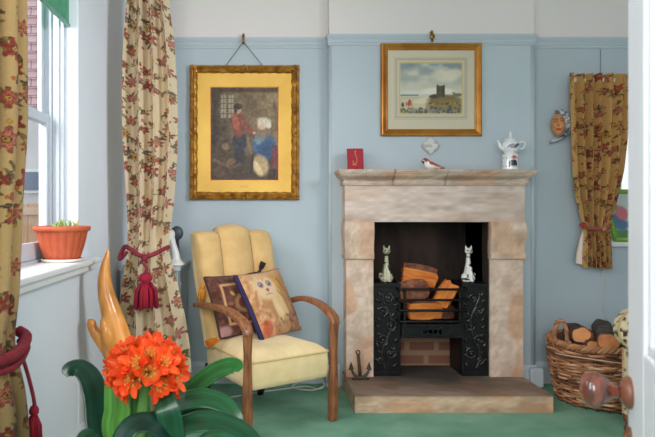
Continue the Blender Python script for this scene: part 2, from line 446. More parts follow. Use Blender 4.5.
# plain ground beyond the small right-hand window as well
# ------------------------------------------------------------------ window 2 (small window, right alcove)
w2 = bpy.data.objects.new('window_2', None); COL.objects.link(w2); struct(w2)
b = MB(); fy0, fy1 = YA+.20, YA+.25
b.box(VX0, VX0+.05, fy0, fy1, VZ0, VZ1); b.box(VX1-.05, VX1, fy0, fy1, VZ0, VZ1)
b.box(VX0+.05, VX1-.05, fy0, fy1, VZ1-.05, VZ1); b.box(VX0+.05, VX1-.05, fy0, fy1, VZ0, VZ0+.06)
b.box((VX0+VX1)/2-.014, (VX0+VX1)/2+.014, fy0, fy1, VZ0+.06, VZ1-.05)
b.build('window_frame', M['white_paint'], w2, bevel=0.004)
MB().box(VX0+.04, VX1-.04, fy0+.02, fy0+.024, VZ0+.05, VZ1-.04).build('pane', M['glass'], w2)
MB().box(VX0-.06, VX1+.05, YA-.035, YA+.20, VZ0-.022, VZ0+.006).build('window_sill', M['white_paint'], w2, bevel=0.006)
# ------------------------------------------------------------------ stone fireplace
def pbox(b, x0, x1, y0, y1, z0, z1, st=0.012, rough=0.0):
    """box made of fine grids so it can be painted per vertex"""
    def face(o, u, v):
        o, u, v = map(np.array, (o, u, v)); nu = max(2, int(np.linalg.norm(u)/st)+1); nv = max(2, int(np.linalg.norm(v)/st)+1)
        vs = [o + u*i/(nu-1) + v*j/(nv-1) for j in range(nv) for i in range(nu)]
        fs = [(j*nu+i, j*nu+i+1, (j+1)*nu+i+1, (j+1)*nu+i) for j in range(nv-1) for i in range(nu-1)]
        b.add(vs, fs, 0, False)
    dx, dy, dz = x1-x0, y1-y0, z1-z0
    face((x0,y0,z0),(dx,0,0),(0,0,dz)); face((x1,y1,z0),(-dx,0,0),(0,0,dz))
    face((x0,y1,z0),(0,-dy,0),(0,0,dz)); face((x1,y0,z0),(0,dy,0),(0,0,dz))
    face((x0,y0,z1),(dx,0,0),(0,dy,0)); face((x0,y1,z0),(dx,0,0),(0,-dy,0))
    return b
def stone_paint(base, warm=0.5, dark=0.4, streak=(1,1,1)):
    base = np.array(base, float)
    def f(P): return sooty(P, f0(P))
    def f0(P):
        x, y, z = P[:,0]*streak[0], P[:,1]*streak[1], P[:,2]*streak[2]
        a = vnoise(x*9+y*3+7, z*9+y*5+3, 3); c = vnoise(x*26+y*9, z*26+y*21+9, 4); d = vnoise(x*70+y*60, z*70+11+y*50, 5)
        C = np.tile(base, (len(P),1))
        C += ((d-.5)*30 + (c-.5)*20)[:,None]
        wm = smooth01((a-.48)*4)[:,None]*warm; C = C*(1-wm) + np.array((206,150,112))*wm
        e = smooth01((vnoise(x*14+31, z*16+y*7+5, 8)-.6)*5)[:,None]*dark; C = C*(1-e) + np.array((150,118,98))*e
        return C
    return f
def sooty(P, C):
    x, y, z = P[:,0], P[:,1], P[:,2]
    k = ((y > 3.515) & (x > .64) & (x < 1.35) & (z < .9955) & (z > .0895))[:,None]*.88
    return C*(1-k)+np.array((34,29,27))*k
m_stone = mat_attr('sandstone', 0.85, bump=0.35, bscale=70, spec=0.2)
fp = thing('stone_fireplace', 'pinkish carved sandstone fireplace surround with moulded mantel and raised hearth', 'fireplace', (1.01, YB, 0))
X0, X1, YF = 0.4886, 1.535, 3.49
# mantel: moulded profile
prof = [(0.004,1.206),(0.016,1.207),(0.018,1.214),(0.022,1.218),(0.022,1.226),(0.012,1.230),(0.014,1.236),(0.024,1.243),(0.040,1.252),(0.050,1.260),(0.054,1.266),(0.054,1.270),(0.064,1.272),(0.067,1.279),(0.070,1.284),(0.070,1.291),(0.066,1.294)]
b = MB(); rings = []
for o_, z in prof:
    so = o_*0.66; xa, xb, yf = X0-so, X1+so, YF-o_
    n = 120; ring = [(xa+(xb-xa)*i/n, yf + 0.0012*math.sin(i*2.3+z*90), z + 0.0010*math.sin(i*1.1)) for i in range(n+1)]
    ring += [(xb, yf+(YB-yf)*k/8, z) for k in range(1, 9)] + [(xb+(xa-xb)*k/8, YB, z) for k in range(1, 8)] + [(xa, YB+(yf-YB)*k/8, z) for k in range(0, 8)]
    rings.append(ring)
b.loft(rings, True, True, 0, False)
def mantel_paint(P):
    C = stone_paint((198,178,162), .3, .45, (.5,1,2))(P)
    j = np.exp(-((P[:,0]-.765)/.004)**2) + np.exp(-((P[:,0]-1.065)/.003)**2)*.7
    return C*(1-.45*np.clip(j,0,1))[:,None]
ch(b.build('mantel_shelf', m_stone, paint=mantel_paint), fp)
b = MB(); pbox(b, X0, X1, YF, YB, FZ-.003, 1.2075)
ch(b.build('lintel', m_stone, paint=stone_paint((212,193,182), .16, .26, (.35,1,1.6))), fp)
for s in (0, 1):
    xa, xb = ((0.497, 0.655), (1.335, 1.527))[s]
    b = MB(); pbox(b, xa, xb, YF+.006, YB, 0.089, 0.80)
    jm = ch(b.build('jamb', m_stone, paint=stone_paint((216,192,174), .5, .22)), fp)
    b = MB(); rings = []
    for o_, z in [(0.004,0.775),(0.020,0.778),(0.022,0.786),(0.022,0.800),(0.016,0.806),(0.006,0.812),(0.004,0.824),(0.006,0.85),(0.014,0.872),(0.026,0.895),(0.034,0.92),(0.036,0.94),(0.034,0.96),(0.026,0.98),(0.016,0.994)]:
        lo = o_*0.22 if s == 0 else 0.0; ro = o_*0.22 if s == 1 else 0.0
        x0, x1, yf = xa-.006-lo, xb+.004+ro, YF-o_*.55
        if s == 0: x1 = xb+.0015
        else: x0 = xa-.0015
        n = 16; rings.append([(x0+(x1-x0)*i/n, yf, z) for i in range(n+1)] + [(x1, yf+(YB-yf)*k/5, z) for k in range(1,6)] + [(x1+(x0-x1)*k/5, YB, z) for k in range(1,6)] + [(x0, YB+(yf-YB)*k/5, z) for k in range(1,5)])
    b.loft(rings, True, True, 0, False)
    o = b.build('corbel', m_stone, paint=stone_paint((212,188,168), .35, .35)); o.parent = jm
# hearth slab with soot towards the grate
b = MB(); pbox(b, 0.491, 1.527, 3.135, 3.62, 0.0, 0.089, 0.010); pbox(b, 0.655, 1.335, 3.60, 3.78, 0.0, 0.0885, 0.012)
def hearth_paint(P):
    C = stone_paint((204,174,146), .5, .4, (.5,1,1.3))(P)
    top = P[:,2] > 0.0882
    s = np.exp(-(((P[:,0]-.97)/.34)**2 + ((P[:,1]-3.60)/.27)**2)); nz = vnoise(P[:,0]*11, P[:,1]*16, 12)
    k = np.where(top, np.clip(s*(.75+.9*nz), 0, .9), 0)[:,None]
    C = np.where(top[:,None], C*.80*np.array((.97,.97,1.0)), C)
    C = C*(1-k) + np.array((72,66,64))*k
    ln = np.where(~top, np.exp(-((P[:,2]-.052-.006*np.sin(P[:,0]*9))/.0035)**2)*.25*(vnoise(P[:,0]*20,P[:,2]*3,2)>.35), 0)[:,None]
    return C*(1-ln) + np.array((235,220,195))*ln
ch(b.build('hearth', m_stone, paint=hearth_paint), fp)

# firebox lining (structure) + brick fireback
m_soot = mat('soot_brick', (30,24,22), 0.9, (74,58,51), 7, 0.6, 40, stretch=(1,1,.35))
b = MB()
b.box(FX0-.02, FX0, YB-.02, 4.02, 0.0, 1.02); b.box(FX1, FX1+.02, YB-.02, 4.02, 0.0, 1.02)
b.box(FX0, FX1, 3.93, 4.0, 0.0, 1.02); b.box(FX0, FX1, YB, 4.0, FZ, FZ+.03); b.box(FX0, FX1, 3.6, 4.0, -0.05, 0.06)
struct(b.build('wall_firebox', m_soot))
b = MB(); b.box(0.80, 1.19, 3.765, 3.93, 0.06, 0.40)
struct(b.build('wall_fireback', brick_mat('fireback_brick', (146,98,80), (126,82,66), (168,132,104), 6.0, 1.1, 0.5, 0.35, 0.10)))

# ------------------------------------------------------------------ cast-iron grate
gr = thing('fire_grate', 'black cast-iron register grate with scrolled side panels and front bars', 'fire grate', (0.995, 3.55, 0.089))
def spiral(cx, cz, r0, r1, a0, turns, n=26):
    return [(cx + (r0+(r1-r0)*k/n)*math.cos(a0+turns*2*PI*k/n), cz + (r0+(r1-r0)*k/n)*math.sin(a0+turns*2*PI*k/n)) for k in range(n+1)]
PY = 3.52
for s in (-1, 1):
    xa, xb = (0.657, 0.818) if s < 0 else (1.176, 1.335)
    b = MB(); b.box(xa, xb, PY, PY+.02, 0.089, 0.628); b.box(xa, xb, PY, 3.74, 0.612, 0.632); b.box(xa if s < 0 else xb-.014, xa+.014 if s < 0 else xb, PY-.006, PY+.01, 0.089, 0.628)
    inner = (xb-.014, xb) if s < 0 else (xa, xa+.014)
    b.box(inner[0], inner[1], PY, 3.74, 0.089, 0.615); b.box(inner[0], inner[1], PY-.006, PY+.01, 0.089, 0.628)
    b.box(xa, xb, PY-.008, PY+.01, 0.610, 0.632); b.box(xa, xb, PY-.008, PY+.01, 0.089, 0.115)
    pn = ch(b.build('side_panel', M['iron'], bevel=0.003), gr)
    b = MB(); cx = (xa+xb)/2; y = PY-.002
    def T(p2, r): b.tube([(cx+s*px, y, pz) for px, pz in p2], r, 7)
    stem = [(0.028*math.sin((z-.12)*17), z) for z in np.linspace(.13, .58, 40)]
    T(stem, [0.010-.004*k/39 for k in range(40)])
    for (px, pz, r, a0, tn) in [(-.022,.22,.034,PI/2,1.4),(.024,.30,.036,-PI/2,-1.4),(-.024,.385,.036,PI/2,1.4),(.024,.47,.032,-PI/2,-1.4),(-.01,.545,.026,PI/2,1.3),(.028,.18,.022,-PI/2,1.2)]:
        sp = spiral(px, pz, r, .007, a0, tn); T(sp, [0.0095-.004*k/26 for k in range(27)]); b.ell((cx+s*px, y-.003, pz), (.012,.011,.012), 10, 6)
    for k in range(18):
        z = .15+.025*k; sd = 1 if k % 2 else -1
        b.ell((cx+s*(sd*.046+.010*math.sin(k*1.7)), y, z+.008*math.sin(k)), (.0095,.009,.021), 8, 6, rot=Matrix.Rotation(sd*s*(.7+.3*math.sin(k)), 3, 'Y'))
    o = b.build('scroll_relief', mat('iron_relief_%d' % (s+1), (34,33,36), 0.26, (66,63,62), 25, metal=0.4)); o.parent = pn
for z in (0.601, 0.539, 0.478, 0.414):
    b = MB(); y = PY-.035
    b.tube([(0.800,PY,z),(0.803,y,z),(0.815,y-.004,z),(1.180,y-.004,z),(1.192,y,z),(1.194,PY,z)], 0.0075, 10)
    ch(b.build('bar', M['iron']), gr)
for x in (0.836, 1.158):
    b = MB(); b.box(x-.007, x+.007, PY-.034, PY-.020, 0.385, 0.61); ch(b.build('upright', M['iron'], bevel=.002), gr)
b = MB(); b.box(0.818, 1.176, PY-.030, PY-.005, 0.318, 0.392); b.box(0.818, 1.176, PY-.036, PY-.005, 0.384, 0.396); b.box(0.818,1.176,PY-.034,PY-.005,0.316,0.326)
b.box(0.82, 1.17, PY, 3.76, 0.375, 0.390)
fr = ch(b.build('fret', M['iron'], bevel=.003), gr)
b = MB(); b.box(0.935,1.06,PY-.037,PY-.03,0.332,0.380)
for k in range(4): b.lathe([(.012,0),(.012,.004),(.007,.008)], (0.953+.030*k, PY-.037, .356), 12, 'y')
for k in range(3): b.tube([(0.945+.05*k, PY-.039, .338),(0.955+.05*k,PY-.041,.374)], .003, 6)
o = b.build('ornament', mat('iron_orn', (34,35,40), 0.35, metal=0.6)); o.parent = fr
b = MB()
for k in range(9): b.tube([(0.84+.038*k, PY-.02, .400),(0.84+.038*k, 3.75, .395)], .006, 6)
b.tube([(0.81,3.75,.40),(1.18,3.75,.40)], .008, 8)
ch(b.build('bottom_grid', M['iron']), gr)

# ------------------------------------------------------------------ firewood in the grate
m_split = mat('split_wood', (240,150,68), 0.8, (212,112,46), 9, 0.5, 60, stretch=(1,6,6))
m_bark_r = mat('red_bark', (168,108,80), 0.9, (110,66,50), 22, 0.8, 50)
def firewood(name, c, L, poly, rot, label, mats, seed, group, barkside=()):
    r = np.random.default_rng(seed); n = len(poly); rings = []
    K = 12; sub = 4; m = n*sub
    for i in range(K+1):
        t = i/K; x = (t-.5)*L; k = 1.0 - 0.10*(2*t-1)**2
        ring = []
        for j in range(n):
            a, d = np.array(poly[j]), np.array(poly[(j+1) % n])
            for q in range(sub):
                p = a + (d-a)*q/sub
                w_ = .035*(vnoise(np.array([t*5+seed]), np.array([(j*sub+q)*.9]), seed)[0]-.5)
                p = p*(k+w_*3); ring.append((x + (.006*math.sin(q*3+j)), p[0], p[1]))
        rings.append(ring)
    b = MB(); b.loft(rings, True, True, 0, False)
    for fi in range(len(b.mi)):
        j = (fi % m)//sub
        if fi < K*m: b.mi[fi] = 1 if j in barkside else 0
    o = b.build(name, mats); o.location = c; o.rotation_euler = rot; 
    bv = o.modifiers.new('Bevel','BEVEL'); bv.width = .004; bv.segments = 1; bv.limit_method = 'ANGLE'; bv.angle_limit = .7
    tag(o, label, 'firewood', group); return o
MM = [m_split, m_bark_r]; G = 'split firewood in the grate'
W = [(-.055,-.05),(.05,-.055),(.06,.02),(.0,.055),(-.06,.03)]
firewood('firewood_log', (0.965,3.66,.668), .20, [(-.06,-.055),(.06,-.06),(.065,.02),(.02,.06),(-.05,.045)], (.25,.18,-.15), 'large orange split log lying on top of the fire basket', MM, 1, G, (3,))
firewood('firewood_log', (0.895,3.575,.590), .17, [(-.05,-.06),(.05,-.06),(.055,.03),(.0,.06),(-.055,.035)], (.15,-.12,.12), 'reddish bark-faced log at the left behind the top bars', [mat('pinkish_wood',(206,134,96),.85,(168,98,66),12,.5,50,stretch=(1,5,5)), m_bark_r], 2, G, (2,3,4))
firewood('firewood_log', (1.098,3.575,.560), .15, [(-.055,-.05),(.05,-.055),(.058,.025),(.01,.055),(-.05,.04)], (-.4,-1.02,.1), 'orange split log standing steeply at the right of the grate', MM, 3, G)
firewood('firewood_log', (0.965,3.565,.470), .19, [(-.05,-.052),(.05,-.055),(.05,.03),(.0,.058),(-.055,.05)], (.05,-.03,.06), 'bright orange split log lying low behind the middle bars', MM, 4, G, (3,))
firewood('firewood_log', (1.10,3.64,.452), .14, [(-.04,-.04),(.04,-.045),(.045,.03),(.0,.045),(-.045,.03)], (.2,.1,.5), 'dark log end at the bottom right of the fire basket', [m_bark_r, m_bark_r], 5, G)
# ------------------------------------------------------------------ armchair
ANG = math.atan2(.54, .84)
chair = thing('armchair', 'low cream upholstered armchair with fluted back and bentwood arms, on the green carpet', 'armchair', (0.1415, 2.895, 0), ANG)
def cl(o): o.parent = chair; return o           # local coordinates: x to the right, y to the back
m_cream = mat('cream_fabric', (236,212,162), 0.85, (226,200,146), 14, 0.25, 500, sheen=.2)
m_wood = mat('oak_arm', (156,98,60), 0.40, (108,64,38), 10, 0.1, 80, stretch=(6,6,1.2), coat=.25)
def rrect(x0, x1, y0, y1, r, n=6):
    pts = []
    for cx, cy, a in ((x1-r, y0+r, -PI/2), (x1-r, y1-r, 0), (x0+r, y1-r, PI/2), (x0+r, y0+r, PI)):
        for k in range(n+1): pts.append((cx+r*math.cos(a+PI/2*k/n), cy+r*math.sin(a+PI/2*k/n)))
    return pts
def seat_ring(ins, z, sag=0.0):
    r = rrect(-.236+ins, .236-ins, -.012+ins, .50-ins, .03)
    return [(x*(1-.16*max(0,y)/.5), y, z - sag*(1-((x/.24)**2))) for x, y in r]
b = MB(); b.loft([seat_ring(.012,.222), seat_ring(.002,.226), seat_ring(0,.25), seat_ring(-.003,.30), seat_ring(0,.345), seat_ring(.004,.354), seat_ring(.012,.366), seat_ring(.035,.384), seat_ring(.08,.399), seat_ring(.13,.408), seat_ring(.18,.411), seat_ring(.22,.412)])
cl(b.build('seat', m_cream))
b = MB(); pr = seat_ring(-.002, .352); b.tube(pr, .0048, 8, closed=True)
cl(b.build('piping', mat('piping', (206,182,130), .8)))
# fluted back: three padded channels
nx, ns = 91, 60; V = np.zeros((ns, nx, 3))
for i, x in enumerate(np.linspace(-.243, .243, nx)):
    ax = abs(x)
    if ax < .096: t = ax/.096; bul = .046*max(0,1-t**2.2)**.6; top = .952+.030*math.sqrt(max(0,1-t*t*.9))
    else: t = (ax-.173)/.077; bul = .040*max(0,1-abs(t)**2.2)**.6; top = .948 - .018*max(0,t)**3 - .012*max(0, -t)**4
    edge = min(1, (.243-ax)/.02); eth = math.sqrt(max(0, 1-(1-edge)**2))
    for k, s in enumerate(np.linspace(0, 1, ns)):
        th = .035 + .048*eth
        if s < .62: z = .34+(top-.03-.34)*s/.62; fr_ = 1
        elif s < .78: q = (s-.62)/.16*PI; z = top-.03+.03*math.sin(q); fr_ = None
        else: z = top-.03-(top-.03-.34)*(s-.78)/.22; fr_ = 0
        yc = .455 + .125*((z-.34)/.60)
        hw = th/2
        if fr_ == 1: y = yc-hw-bul*min(1,(1-(s/.62)**8)+.4)*eth
        elif fr_ == 0: y = yc+hw
        else: y = yc - math.cos(q)*hw - (bul*.4*eth if q < PI/2 else 0)*math.cos(q)
        tap = .90+.10*smooth01(np.array((z-.3)/.45))
        V[k, i] = (x*float(tap), y, z)
cl(grid('backrest', V, mat('golden_fabric', (216,180,122), .85, (204,166,106), 14, .25, 500, sheen=.2)))
for s in (-1, 1):
    i = int(np.argmin(np.abs(np.linspace(-.243,.243,nx)-s*.096))); b = MB(); b.tube([tuple(V[k,i]+np.array((0,-.001,0))) for k in range(0,46)], .0035, 6)
    cl(b.build('channel_shade', mat('groove_shade_tan', (158,122,76), .8)))  # dark strips standing in for shade in the grooves between channels
b = MB()
for s in (-1, 1):
    e = [tuple(V[k, 0 if s < 0 else -1]) for k in range(ns)]
    n = len(e)//2
    ring_f = e[:n]; ring_b = e[::-1][:n]
    b = MB(); b.loft([[p for p in ring_f], [p for p in ring_b]], False, False)
    cl(b.build('side_gusset', m_cream))
for s in (-1, 1):
    # front post: slightly shaped board
    b = MB(); P = spline([(s*.252,-.010,0),(s*.253,-.016,.12),(s*.253,-.018,.28),(s*.254,-.020,.42),(s*.255,-.022,.500)], 6)
    b.tube(P, [.019+.003*math.sin(k*.3) for k in range(len(P))], 16, square=True, sx=1.0, sy=1.0, up=(0,1,0))
    cl(b.build('leg', m_wood, bevel=.002))
    b = MB()
    zb = .572 if s < 0 else .548
    P = spline([(s*.255,-.030,.486),(s*.256,-.012,.522),(s*.259,.045,.553),(s*.266,.14,.577),(s*.273,.27,.580),(s*.268,.40,zb),(s*.255,.50,zb-.012)], 8)
    R = interp_r([.021,.022,.021,.020,.020,.019,.017], 8)
    b.tube(P, R, 16, square=True, sx=1.15, sy=.72, up=(1,0,0))
    cl(b.build('armrest', m_wood, bevel=.002))
    b = MB(); P = [(s*.19,.47,.24),(s*.185,.51,.12),(s*.18,.55,0)]
    b.tube(P, [.022,.02,.016], 12, square=True, up=(1,0,0)); cl(b.build('rear_leg', mat('dark_leg', (52,36,28), .5)))
b = MB(); b.box(-.19,.19,.44,.50,.20,.24); cl(b.build('rear_rail', mat('under_dark', (46,36,30), .8)))

# ------------------------------------------------------------------ cushions
c2w = Matrix.Translation((0.1415,2.895,0)) @ Matrix.Rotation(ANG, 4, 'Z')
m_tap = mat_attr('tapestry', .95, bump=.5, bscale=350, spec=.1, sheen=.2)
def pillow(name, BL, BR, TL, TR, th, paint, label, backcol, edgecol, nrm_sign=1, n=80):
    BL, BR, TL, TR = [np.array((c2w @ Vector(p))[:]) for p in (BL, BR, TL, TR)]
    o = thing(name, label, 'cushion', tuple((BL+BR)/2))
    u = np.linspace(0, 1, n); U, Vv = np.meshgrid(u, u)
    base = (BL*((1-U)*(1-Vv))[...,None] + BR*(U*(1-Vv))[...,None] + TL*((1-U)*Vv)[...,None] + TR*(U*Vv)[...,None])
    nr = np.cross(BR-BL, TL-BL); nr /= np.linalg.norm(nr)     # faces the viewer side
    ctr = base.mean((0,1)); e = 2*U-1; f = 2*Vv-1
    prof_ = ((1-np.abs(e)**3.2)*(1-np.abs(f)**3.2))**.55
    pin = 1 - .055*((1-e**2)*(np.abs(f)) + (1-f**2)*(np.abs(e)))   # edges drawn in between the corners
    base = ctr + (base-ctr)*pin[...,None]
    wr = (vnoise(U*7+3, Vv*7, 21)-.5)*.008
    Fv = base + nr*((prof_*th + .004 + wr*prof_)*nrm_sign)[...,None]
    Bv = base - nr*((prof_*th + .004)*nrm_sign)[...,None]
    ch(grid('front_cover', Fv, m_tap, None, paint(U, Vv)), o)
    ch(grid('back_cover', Bv[:, ::-1], m_tap, None, np.ones((n,n,3))*np.array(backcol)), o)
    rim = [tuple(base[0,i]) for i in range(n)] + [tuple(base[i,-1]) for i in range(1,n)] + [tuple(base[-1,i]) for i in range(n-2,-1,-1)] + [tuple(base[i,0]) for i in range(n-2,0,-1)]
    b = MB(); nl = n-2; rl = [.006]*(len(rim)-nl)+[.015]*nl if edgecol[2] > 60 else [.007]*len(rim); cc_ = []
    for i in range(len(rim)+1): cc_ += [edgecol if i % len(rim) >= len(rim)-nl-1 or edgecol[2] < 60 else (150,108,76)]*8
    b.tube(rim, rl, 8, closed=True, col=cc_); ch(b.build('edge_cord', mat_attr(name+'_cord', .8)), o)
    return o, BL, BR, TL, TR
def paint_cat(U, Vv):
    c = Canvas(U, Vv, (188,140,98)); c.noise(14, 26, 31); c.noise(34, 16, 32)
    c.ell(.60,.50,.34,.40,(176,128,84),.3,.5); c.ell(.62,.55,.26,.36,(206,150,64),-.2,.4,.8)
    c.ell(.58,.42,.15,.24,(222,190,140),.2,.4,.85); c.ell(.80,.62,.12,.30,(178,126,72),-.3,.4,.8)
    c.line([(.72,.82),(.84,.58),(.86,.36)],.02,(138,92,58)); c.line([(.55,.66),(.70,.50),(.72,.28)],.012,(150,104,66))
    c.ell(.46,.36,.07,.22,(226,200,160),.1,.5,.8)
    c.ell(.35,.74,.25,.23,(214,178,136),0,.3); c.ell(.40,.70,.20,.18,(224,192,152),0,.4,.8)
    c.ell(.17,.93,.07,.07,(196,150,110),.5,.4); c.ell(.55,.95,.07,.06,(200,156,116),-.5,.4)
    for ex in (.285,.475): c.ell(ex,.765,.060,.055,(150,132,134),0,.4); c.ell(ex,.765,.036,.036,(92,84,104)); c.ell(ex-.01,.775,.012,.012,(235,225,215))
    c.ell(.385,.665,.035,.028,(150,92,92)); c.line([(.385,.64),(.385,.60)],.006,(130,90,80)); c.line([(.30,.60),(.385,.595),(.46,.60)],.006,(140,96,80),a=.7)
    c.line([(.385,.95),(.385,.83)],.010,(176,124,88),a=.7); c.line([(.31,.94),(.33,.86)],.010,(176,124,88),a=.7); c.line([(.46,.94),(.44,.86)],.010,(176,124,88),a=.7)
    c.line([(.14,.68),(.06,.42),(.22,.30)],.02,(160,108,80),a=.6)
    r = np.random.default_rng(5)
    for k in range(26):
        c.ell(r.uniform(.02,.98), r.uniform(.02,.24), r.uniform(.02,.06), r.uniform(.015,.04), [(158,66,46),(112,104,112),(196,140,90),(140,80,58),(208,160,110)][k%5], r.uniform(0,3), .5, .75)
    for k in range(8): c.ell(r.uniform(.72,.98), r.uniform(.2,.5), .05,.03, [(120,110,114),(170,110,76)][k%2], r.uniform(0,3), .5, .6)
    c.ell(.12,.12,.10,.10,(178,70,48),0,.6,.7)
    return c.C
def paint_brown(U, Vv):
    c = Canvas(U, Vv, (96,60,50)); c.noise(18, 16, 41); c.noise(40, 10, 42)
    d = np.minimum(np.minimum(U, 1-U), np.minimum(Vv, 1-Vv))
    c.mix(np.clip((.024-np.abs(d-.17))/.008, 0, 1), (196,150,104)); c.mix(np.clip((.006-np.abs(d-.10))/.004,0,1)*.6, (60,34,34))
    c.ell(.5,.5,.16,.16,(188,140,92),0,.3,.8); c.ell(.5,.5,.09,.09,(112,62,48)); 
    for k in range(8): c.ell(.5+.24*math.cos(k*PI/4), .5+.24*math.sin(k*PI/4), .05,.03,(206,152,76) if k%2 else (150,88,66), k*PI/4, .4,.85)
    c.ell(.06,.06,.13,.10,(182,140,140),0,.5,.8)
    return c.C
catc, *_ = pillow('cushion', (-.051,.165,.395), (.285,.300,.405), (-.098,.365,.715), (.245,.468,.725), .048, paint_cat, 'tapestry cushion with a golden cat on it, propped in the armchair', (44,34,66), (48,38,74))
brc, BL, BR, TL, TR = pillow('cushion', (-.205,.325,.405), (.115,.325,.405), (-.232,.452,.705), (.11,.452,.715), .042, paint_brown, 'dark brown patterned cushion with orange corner tassels, behind the cat cushion', (80,50,44), (70,42,40))
m_tas = mat_attr('tassel_thread', .8, bump=.6, bscale=400)
def tassel(name, top, length, r, col, dirv=(0,0,-1), parent=None, thin=True, seed=1):
    """hanging tassel: head knob and a skirt of separate strands"""
    rr = np.random.default_rng(seed); d = Vector(dirv).normalized(); t0 = Vector(top); b = MB()
    a = d.orthogonal().normalized(); q = d.cross(a)
    b.tube([t0 + d*length*x for x in (0,.04,.12,.20,.26,.30)], [r*.2,r*.45,r*.62,r*.60,r*.35,r*.42], 12, col=col)
    for k in range(44):
        an = rr.uniform(0, 2*PI); ro = r*math.sqrt(rr.uniform(.15,1)); L = length*rr.uniform(.93,1.04)
        p0 = t0+d*length*.28+(a*math.cos(an)+q*math.sin(an))*ro*.42; p1 = t0+d*length*.5+(a*math.cos(an)+q*math.sin(an))*ro*.92; p2 = t0+d*L+(a*math.cos(an)+q*math.sin(an))*ro*1.05
        cc = tuple(float(np.clip(v*rr.uniform(.8,1.12),0,255)) for v in col); b.tube([p0,p1,p2], r*.13, 5, col=cc)
    return b.build(name, m_tas, parent)
ch(tassel('tassel', tuple(TL + np.array((-.006,-.012,-.03))), .088, .020, (206,132,48), (-.1,-.1,-1)), brc)
ch(tassel('tassel', tuple(BL + np.array((-.004,-.026,.008))), .075, .020, (204,124,36), (-.75,-.55,-.30), seed=3), brc)
ch(tassel('tassel', tuple(TR + np.array((.0,.0,.0))), .06, .015, (60,40,48), (.4,.2,.9), seed=4), brc)

# ------------------------------------------------------------------ framed pictures
def frame_mesh(b, x0, x1, z0, z1, w, y, prof, mi=0, wob=0.0):
    """mitred moulding: prof list of (inset, out) towards the viewer; y = wall plane"""
    rings = []
    per = 60
    def pt(t, ins):
        a, c, d, e = x0+ins, x1-ins, z0+ins, z1-ins
        s = int(t); f = t-s
        return [(a+(c-a)*f, d), (c, d+(e-d)*f), (c+(a-c)*f, e), (a, e+(d-e)*f)][s % 4]
    n = 4*per
    for ins, out in prof:
        ring = []
        for k in range(n):
            t = k/per; x, z = pt(t, ins)
            wv = wob*(math.sin(k*2*PI/6)+.6*math.sin(k*2*PI/15)) if 0 < ins < w else 0
            ring.append((x, y-out-wv, z))
        rings.append(ring)
    return b.loft(rings, False, True, mi, False)
def sheet(name, x0, x1, z0, z1, y, paint, m, parent=None, step=.0025):
    nu, nv = int((x1-x0)/step)+2, int((z1-z0)/step)+2
    X, Z = np.meshgrid(np.linspace(x0,x1,nu), np.linspace(z0,z1,nv)); V = np.stack([X, np.full_like(X,y), Z], -1)
    C = paint((X-x0)/(x1-x0), (Z-z0)/(z1-z0))
    return grid(name, V, m, parent, C, smooth=False)
m_canvas = mat_attr('painted_paper', .45, spec=.35)
m_gilt = mat('gilt_frame', (196,142,56), .36, (132,84,26), 26, .35, 90, metal=.45)
m_gilt2 = mat('gilt_flat', (188,128,50), .32, (160,98,32), 9, .06, 60, metal=.5)
m_mat1 = mat('gold_mount', (226,182,76), .42, (208,160,56), 3, metal=.18)
m_mat2 = mat('cream_mount', (206,196,172), .8, (198,186,160), 4)
pic = thing('framed_painting', 'large picture in an ornate gilt frame with a wide gold mount, above the armchair', 'picture', (-.1, YA, 1.124))
b = MB(); frame_mesh(b, -.437, .234, 1.124, 1.948, .052, YA, [(0,0),(0,.022),(.006,.034),(.014,.038),(.022,.030),(.030,.034),(.040,.028),(.046,.018),(.052,.014),(.052,.006)], wob=.0035)
for (cx, cz) in ((-.437,1.124),(.234,1.124),(-.437,1.948),(.234,1.948),(-.1,1.948),(-.1,1.124),(-.437,1.53),(.234,1.53)):   # carved swags
    for k in range(7):
        a = k*2*PI/7; sx_ = .010*math.cos(a); sz_ = .010*math.sin(a)
        ox = (.022 if cx < -.3 else -.022 if cx > .2 else 0); oz = (.022 if cz < 1.2 else -.022 if cz > 1.9 else 0)
        b.ell((cx+ox+sx_*1.5, YA-.034, cz+oz+sz_*1.5), (.0085,.005,.0085), 8, 6)
ch(b.build('frame', m_gilt), pic)
b = MB(); y = YA-.012
def mount(b, o, i, y, slope=0.0):
    (a,c,d,e), (a2,c2,d2,e2) = o, i
    v = [(a,y-slope,d),(c,y-slope,d),(c,y-slope,e),(a,y-slope,e),(a2,y,d2),(c2,y,d2),(c2,y,e2),(a2,y,e2)]
    b.add(v, [(0,1,5,4),(1,2,6,5),(2,3,7,6),(3,0,4,7)], 0, False)
mount(b, (-.39,.187,1.171,1.901), (-.3075,.1046,1.246,1.8126), y, .004)
ch(b.build('mount', m_mat1), pic)
b = MB(); frame_mesh(b, -.3125,.1096,1.241,1.8176,.006,y+.001,[(0,0),(0,.004),(.005,.004),(.005,0)]); ch(b.build('inner_slip', m_gilt2), pic)
MBp = MB().box(-.128,-.078,y-.005,y-.001,1.203,1.213); ch(MBp.build('plaque', mat('plaque', (196,150,66), .4, metal=.4)), pic)
